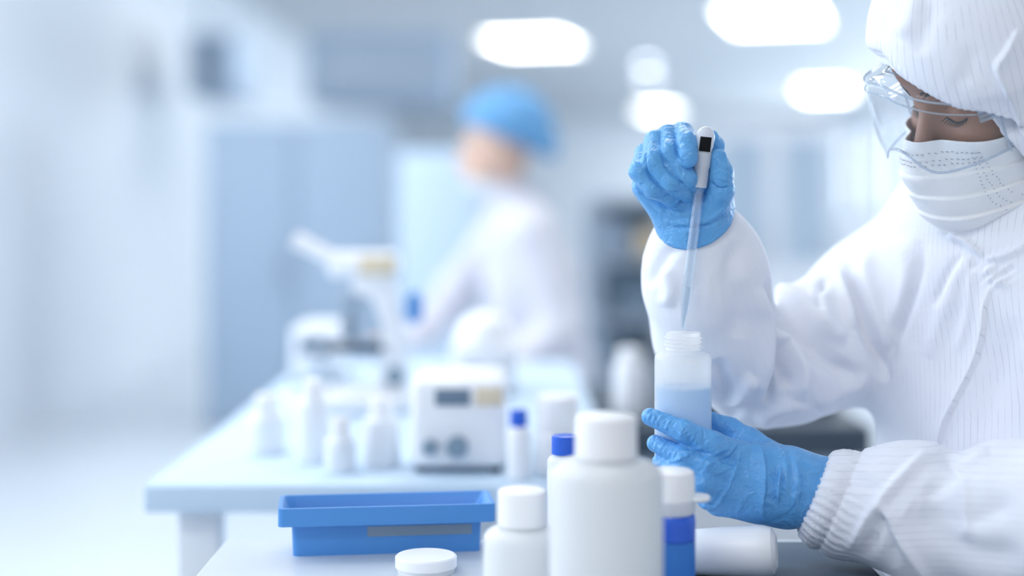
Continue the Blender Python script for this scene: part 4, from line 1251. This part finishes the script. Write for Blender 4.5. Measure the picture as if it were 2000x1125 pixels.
# cabinets along the hall
def cabinet(name, label, x0, x1, y0, y1, z1, mat, doors=2, glass=False, z0=0.0):
    cx_, cy_ = (x0 + x1) / 2, (y0 + y1) / 2
    t = thing(name, label, 'cabinet', (cx_, cy_, z0))
    w, d, h = (x1 - x0) / 2, (y1 - y0) / 2, z1 - z0
    obj('carcass', lambda bm: bm_box(bm, -w, w, -d + .022, d, 0, h), mat, t, .004)
    for i in range(doors):
        a = -w + 2 * w * i / doors + .006; b = -w + 2 * w * (i + 1) / doors - .006
        dr_ = obj('door', lambda bm: bm_box(bm, a, b, -d, -d + .021, .03, h - .03), mat, t, .003)
        obj('handle', lambda bm: bm_tube(bm, [(b - .05, -d - .02, h * .45), (b - .05, -d - .02, h * .6)], .008, 10), M['steel'], dr_)
        if glass: obj('door_panel', lambda bm: bm_box(bm, a + .05, b - .05, -d - .004, -d + .001, h * .45, h - .1), M['pane_grey'], dr_, smooth=False)
    return t
cabinet('tall_cabinet', 'grey blue two door cabinet beyond the microscope', -1.50, -.62, 7.0, 7.6, 1.50, M['grey_blue'])
cabinet('flow_cabinet', 'white cabinet with glazed doors right of the raised glove', 1.25, 2.05, 9.0, 9.8, 1.62, M['white_soft'], 2, True)
cabinet('low_cabinet', 'low white cabinet behind the sleeve of the technician', 2.2, 3.9, 9.2, 9.9, .95, M['white_soft'], 4)
cabinet('pass_through_cabinet', 'white upright cabinet directly behind the person in the blue cap', -.42, -.12, 5.3, 5.9, 1.30, M['pale_blue'], 1)
for px0, px1, Y, za, zb, lb in ((600, 880, 8.0, 1.68, 2.06, 'broad grey ventilation duct hanging left of the blue cap'), (365, 455, 9.2, 1.80, 2.20, 'short grey duct hanging by the far left wall')):
    x0, x1 = (px0 - 1000) * Y / F, (px1 - 1000) * Y / F
    t = thing('ventilation_duct', lb, 'duct', ((x0 + x1) / 2, Y + .4, za))
    w = (x1 - x0) / 2
    obj('duct_body', lambda bm: bm_box(bm, -w, w, -.4, .4, 0, zb - za), M['grey_blue'], t, .02)
    obj('grille', lambda bm: [bm_box(bm, -w * .8, w * .8, -.41, -.401, .06 + .05 * i, .085 + .05 * i) for i in range(5)], M['steel'], t, smooth=False)
    for sx in (-.8, .8):
        obj('hanger', lambda bm: bm_tube(bm, [(sx * w, 0, zb - za - .005), (sx * w, 0, CEIL - za)], .01, 8), M['steel'], t)

# ------------------------------------------------------------------ the person in the blue cap
Yp = 4.2
kp = Yp / F
pb = thing('person', 'person in a blue bouffant cap and white coat leaning over the instruments', 'person', tuple(V(1040, 1000, Yp + .05) * a3(1, 1, 0)))
PB = np.array(pb.location)
def bch(l): return [(V(x, y, Yy), r * Yy / F) for x, y, Yy, r in l]
b_trunk = bch([(1010, 420, 4.25, 62), (1040, 560, 4.27, 88), (1058, 720, 4.3, 96), (1075, 900, 4.32, 100), (1070, 1010, 4.32, 110)])
b_sho = bch([(1035, 455, 4.12, 52), (1000, 450, 4.42, 52)])
b_arm = bch([(1040, 460, 4.10, 50), (1095, 650, 4.05, 42), (1000, 715, 3.98, 32), (935, 722, 3.95, 22)])
b_arm2 = bch([(990, 450, 4.42, 50), (900, 560, 4.42, 40), (835, 640, 4.3, 30), (815, 655, 4.25, 20)])
b_legs = [bch([(1070, 1010, 4.2, 75), (860, 1030, 4.1, 55), (860, 1110, 4.1, 42)]), bch([(1070, 1010, 4.44, 75), (860, 1030, 4.5, 55), (860, 1110, 4.5, 42)])]
b_head = V(965, 290, 4.22)
def sdf_bhead(P):
    d = ell(P, V(978, 275, 4.22), a3(.098, .078, .105))
    d = smin(d, ell(P, V(952, 316, 4.22), a3(.074, .064, .088)), .03)
    d = smin(d, seg_d(P, V(906, 300, 4.22), V(895, 322, 4.22), .008, .013), .012)
    d = smin(d, ell(P, V(985, 300, 4.14), a3(.018, .010, .03)), .006)
    for sy in (4.19, 4.25): d = smin(d, seg_d(P, V(908, 285, sy), V(912, 283, sy), .011, .011), .006)
    d = smin(d, seg_d(P, V(912, 345, 4.21), V(912, 345, 4.23), .008, .008), .008)
    return d
def sdf_bbody(P):
    d = sdf_bhead(P)
    d = smin(d, seg_d(P, V(985, 330, 4.23), V(1008, 430, 4.26), .052, .06), .02)
    d = smin(d, chain(P, [(p, r - .02) for p, r in b_trunk], .03), .03)
    for c in (b_arm, b_arm2): d = smin(d, chain(P, [(p, r - .012) for p, r in c], .02), .02)
    for c, s_ in ((b_arm, 1), (b_arm2, -1)):
        p = c[-1][0]
        d = smin(d, ell(P, p + a3(-.05, 0, -.012), a3(.05, .038, .016)), .02)
        for i in range(4):
            a = p + a3(-.085, -.028 + .019 * i, -.014); b = a + a3(-.045 - (.012 if i in (1, 2) else 0), .002 * (i - 1.5), -.008); c_ = b + a3(-.022, 0, -.018)
            d = smin(d, chain(P, [(a, .0095), (b, .0085), (c_, .0075)], .004), .005)
        a = p + a3(-.03, -.036 * s_, -.006)
        d = smin(d, chain(P, [(a, .012), (a + a3(-.035, -.022 * s_, -.012), .010), (a + a3(-.062, -.020 * s_, -.020), .008)], .004), .006)
    return d
v, f = mesh_sdf(sdf_bbody, (-.52, 3.80, .10), (.42, 4.70, 1.52), .007)
v = relax(v, f, 2)
put('body', v, f, M['skin_far'], parent=pb, off=PB)
def sdf_coat(P):
    d = chain(P, b_trunk, .05)
    d = smin(d, chain(P, b_sho, .05), .05)
    for c in (b_arm, b_arm2):
        d = smin(d, chain(P, c[:-1] + [(c[-1][0], c[-2][1] * .95)], .03), .035)
    for c in b_legs: d = smin(d, chain(P, c, .03), .04)
    d = smin(d, seg_d(P, V(995, 375, 4.24), V(1008, 420, 4.26), .064, .08), .02)
    return d + .004 * np.sin(P[:, 0] * 60 + 3 * np.sin(P[:, 2] * 22)) * np.sin(P[:, 2] * 31 + P[:, 1] * 20)
v, f = mesh_sdf(sdf_coat, (-.52, 3.80, -.1), (.48, 4.75, 1.30), .009)
v = relax(v, f, 2)
put('lab_coat', v, f, M['coat'], parent=pb, off=PB)
def sdf_cap(P):
    c = V(990, 245, 4.22)
    ax_ = a3(.75, 0, -.66)
    d = ell(P, c, a3(.135, .125, .115))
    d = smin(d, ell(P, c + a3(.066, 0, -.066), a3(.085, .10, .088)), .03)
    d += .0035 * np.sin(np.arctan2(P[:, 1] - c[1], P[:, 0] - c[0]) * 15) * np.sin(P[:, 2] * 60)
    # open towards the face
    return smax(smax(d, -(sdf_bhead(P) - .004), .004), (P - V(960, 262, 4.22)) @ (a3(-.38, 0, -.925)), .006)
v, f = mesh_sdf(sdf_cap, (-.26, 4.0, 1.05), (.22, 4.44, 1.52), .005)
v = relax(v, f, 2)
put('bouffant_cap', v, f, M['cap_blue'], parent=pb, off=PB)
def sdf_bmask(P): return sdf_bhead(P) - .008
v, f = mesh_sdf(sdf_bmask, (-.22, 4.0, 1.08), (.10, 4.44, 1.32), .005)
keep = (v[:, 2] < V(900, 350, 4.22)[2]) & (v[:, 0] < V(985, 0, 4.22)[0])
used, f2 = cuff_cut(v, f, keep)
bm_ = put('face_mask', v[used], f2, M['mask'], parent=pb, off=PB); solidify(bm_, .002, -1)
for sy in (-1, 1):
    obj('eyeball', lambda bm: bmesh.ops.create_uvsphere(bm, u_segments=12, v_segments=8, radius=.011), M['eye'], pb, loc=V(905, 296, 4.22 + .032 * sy) - PB)
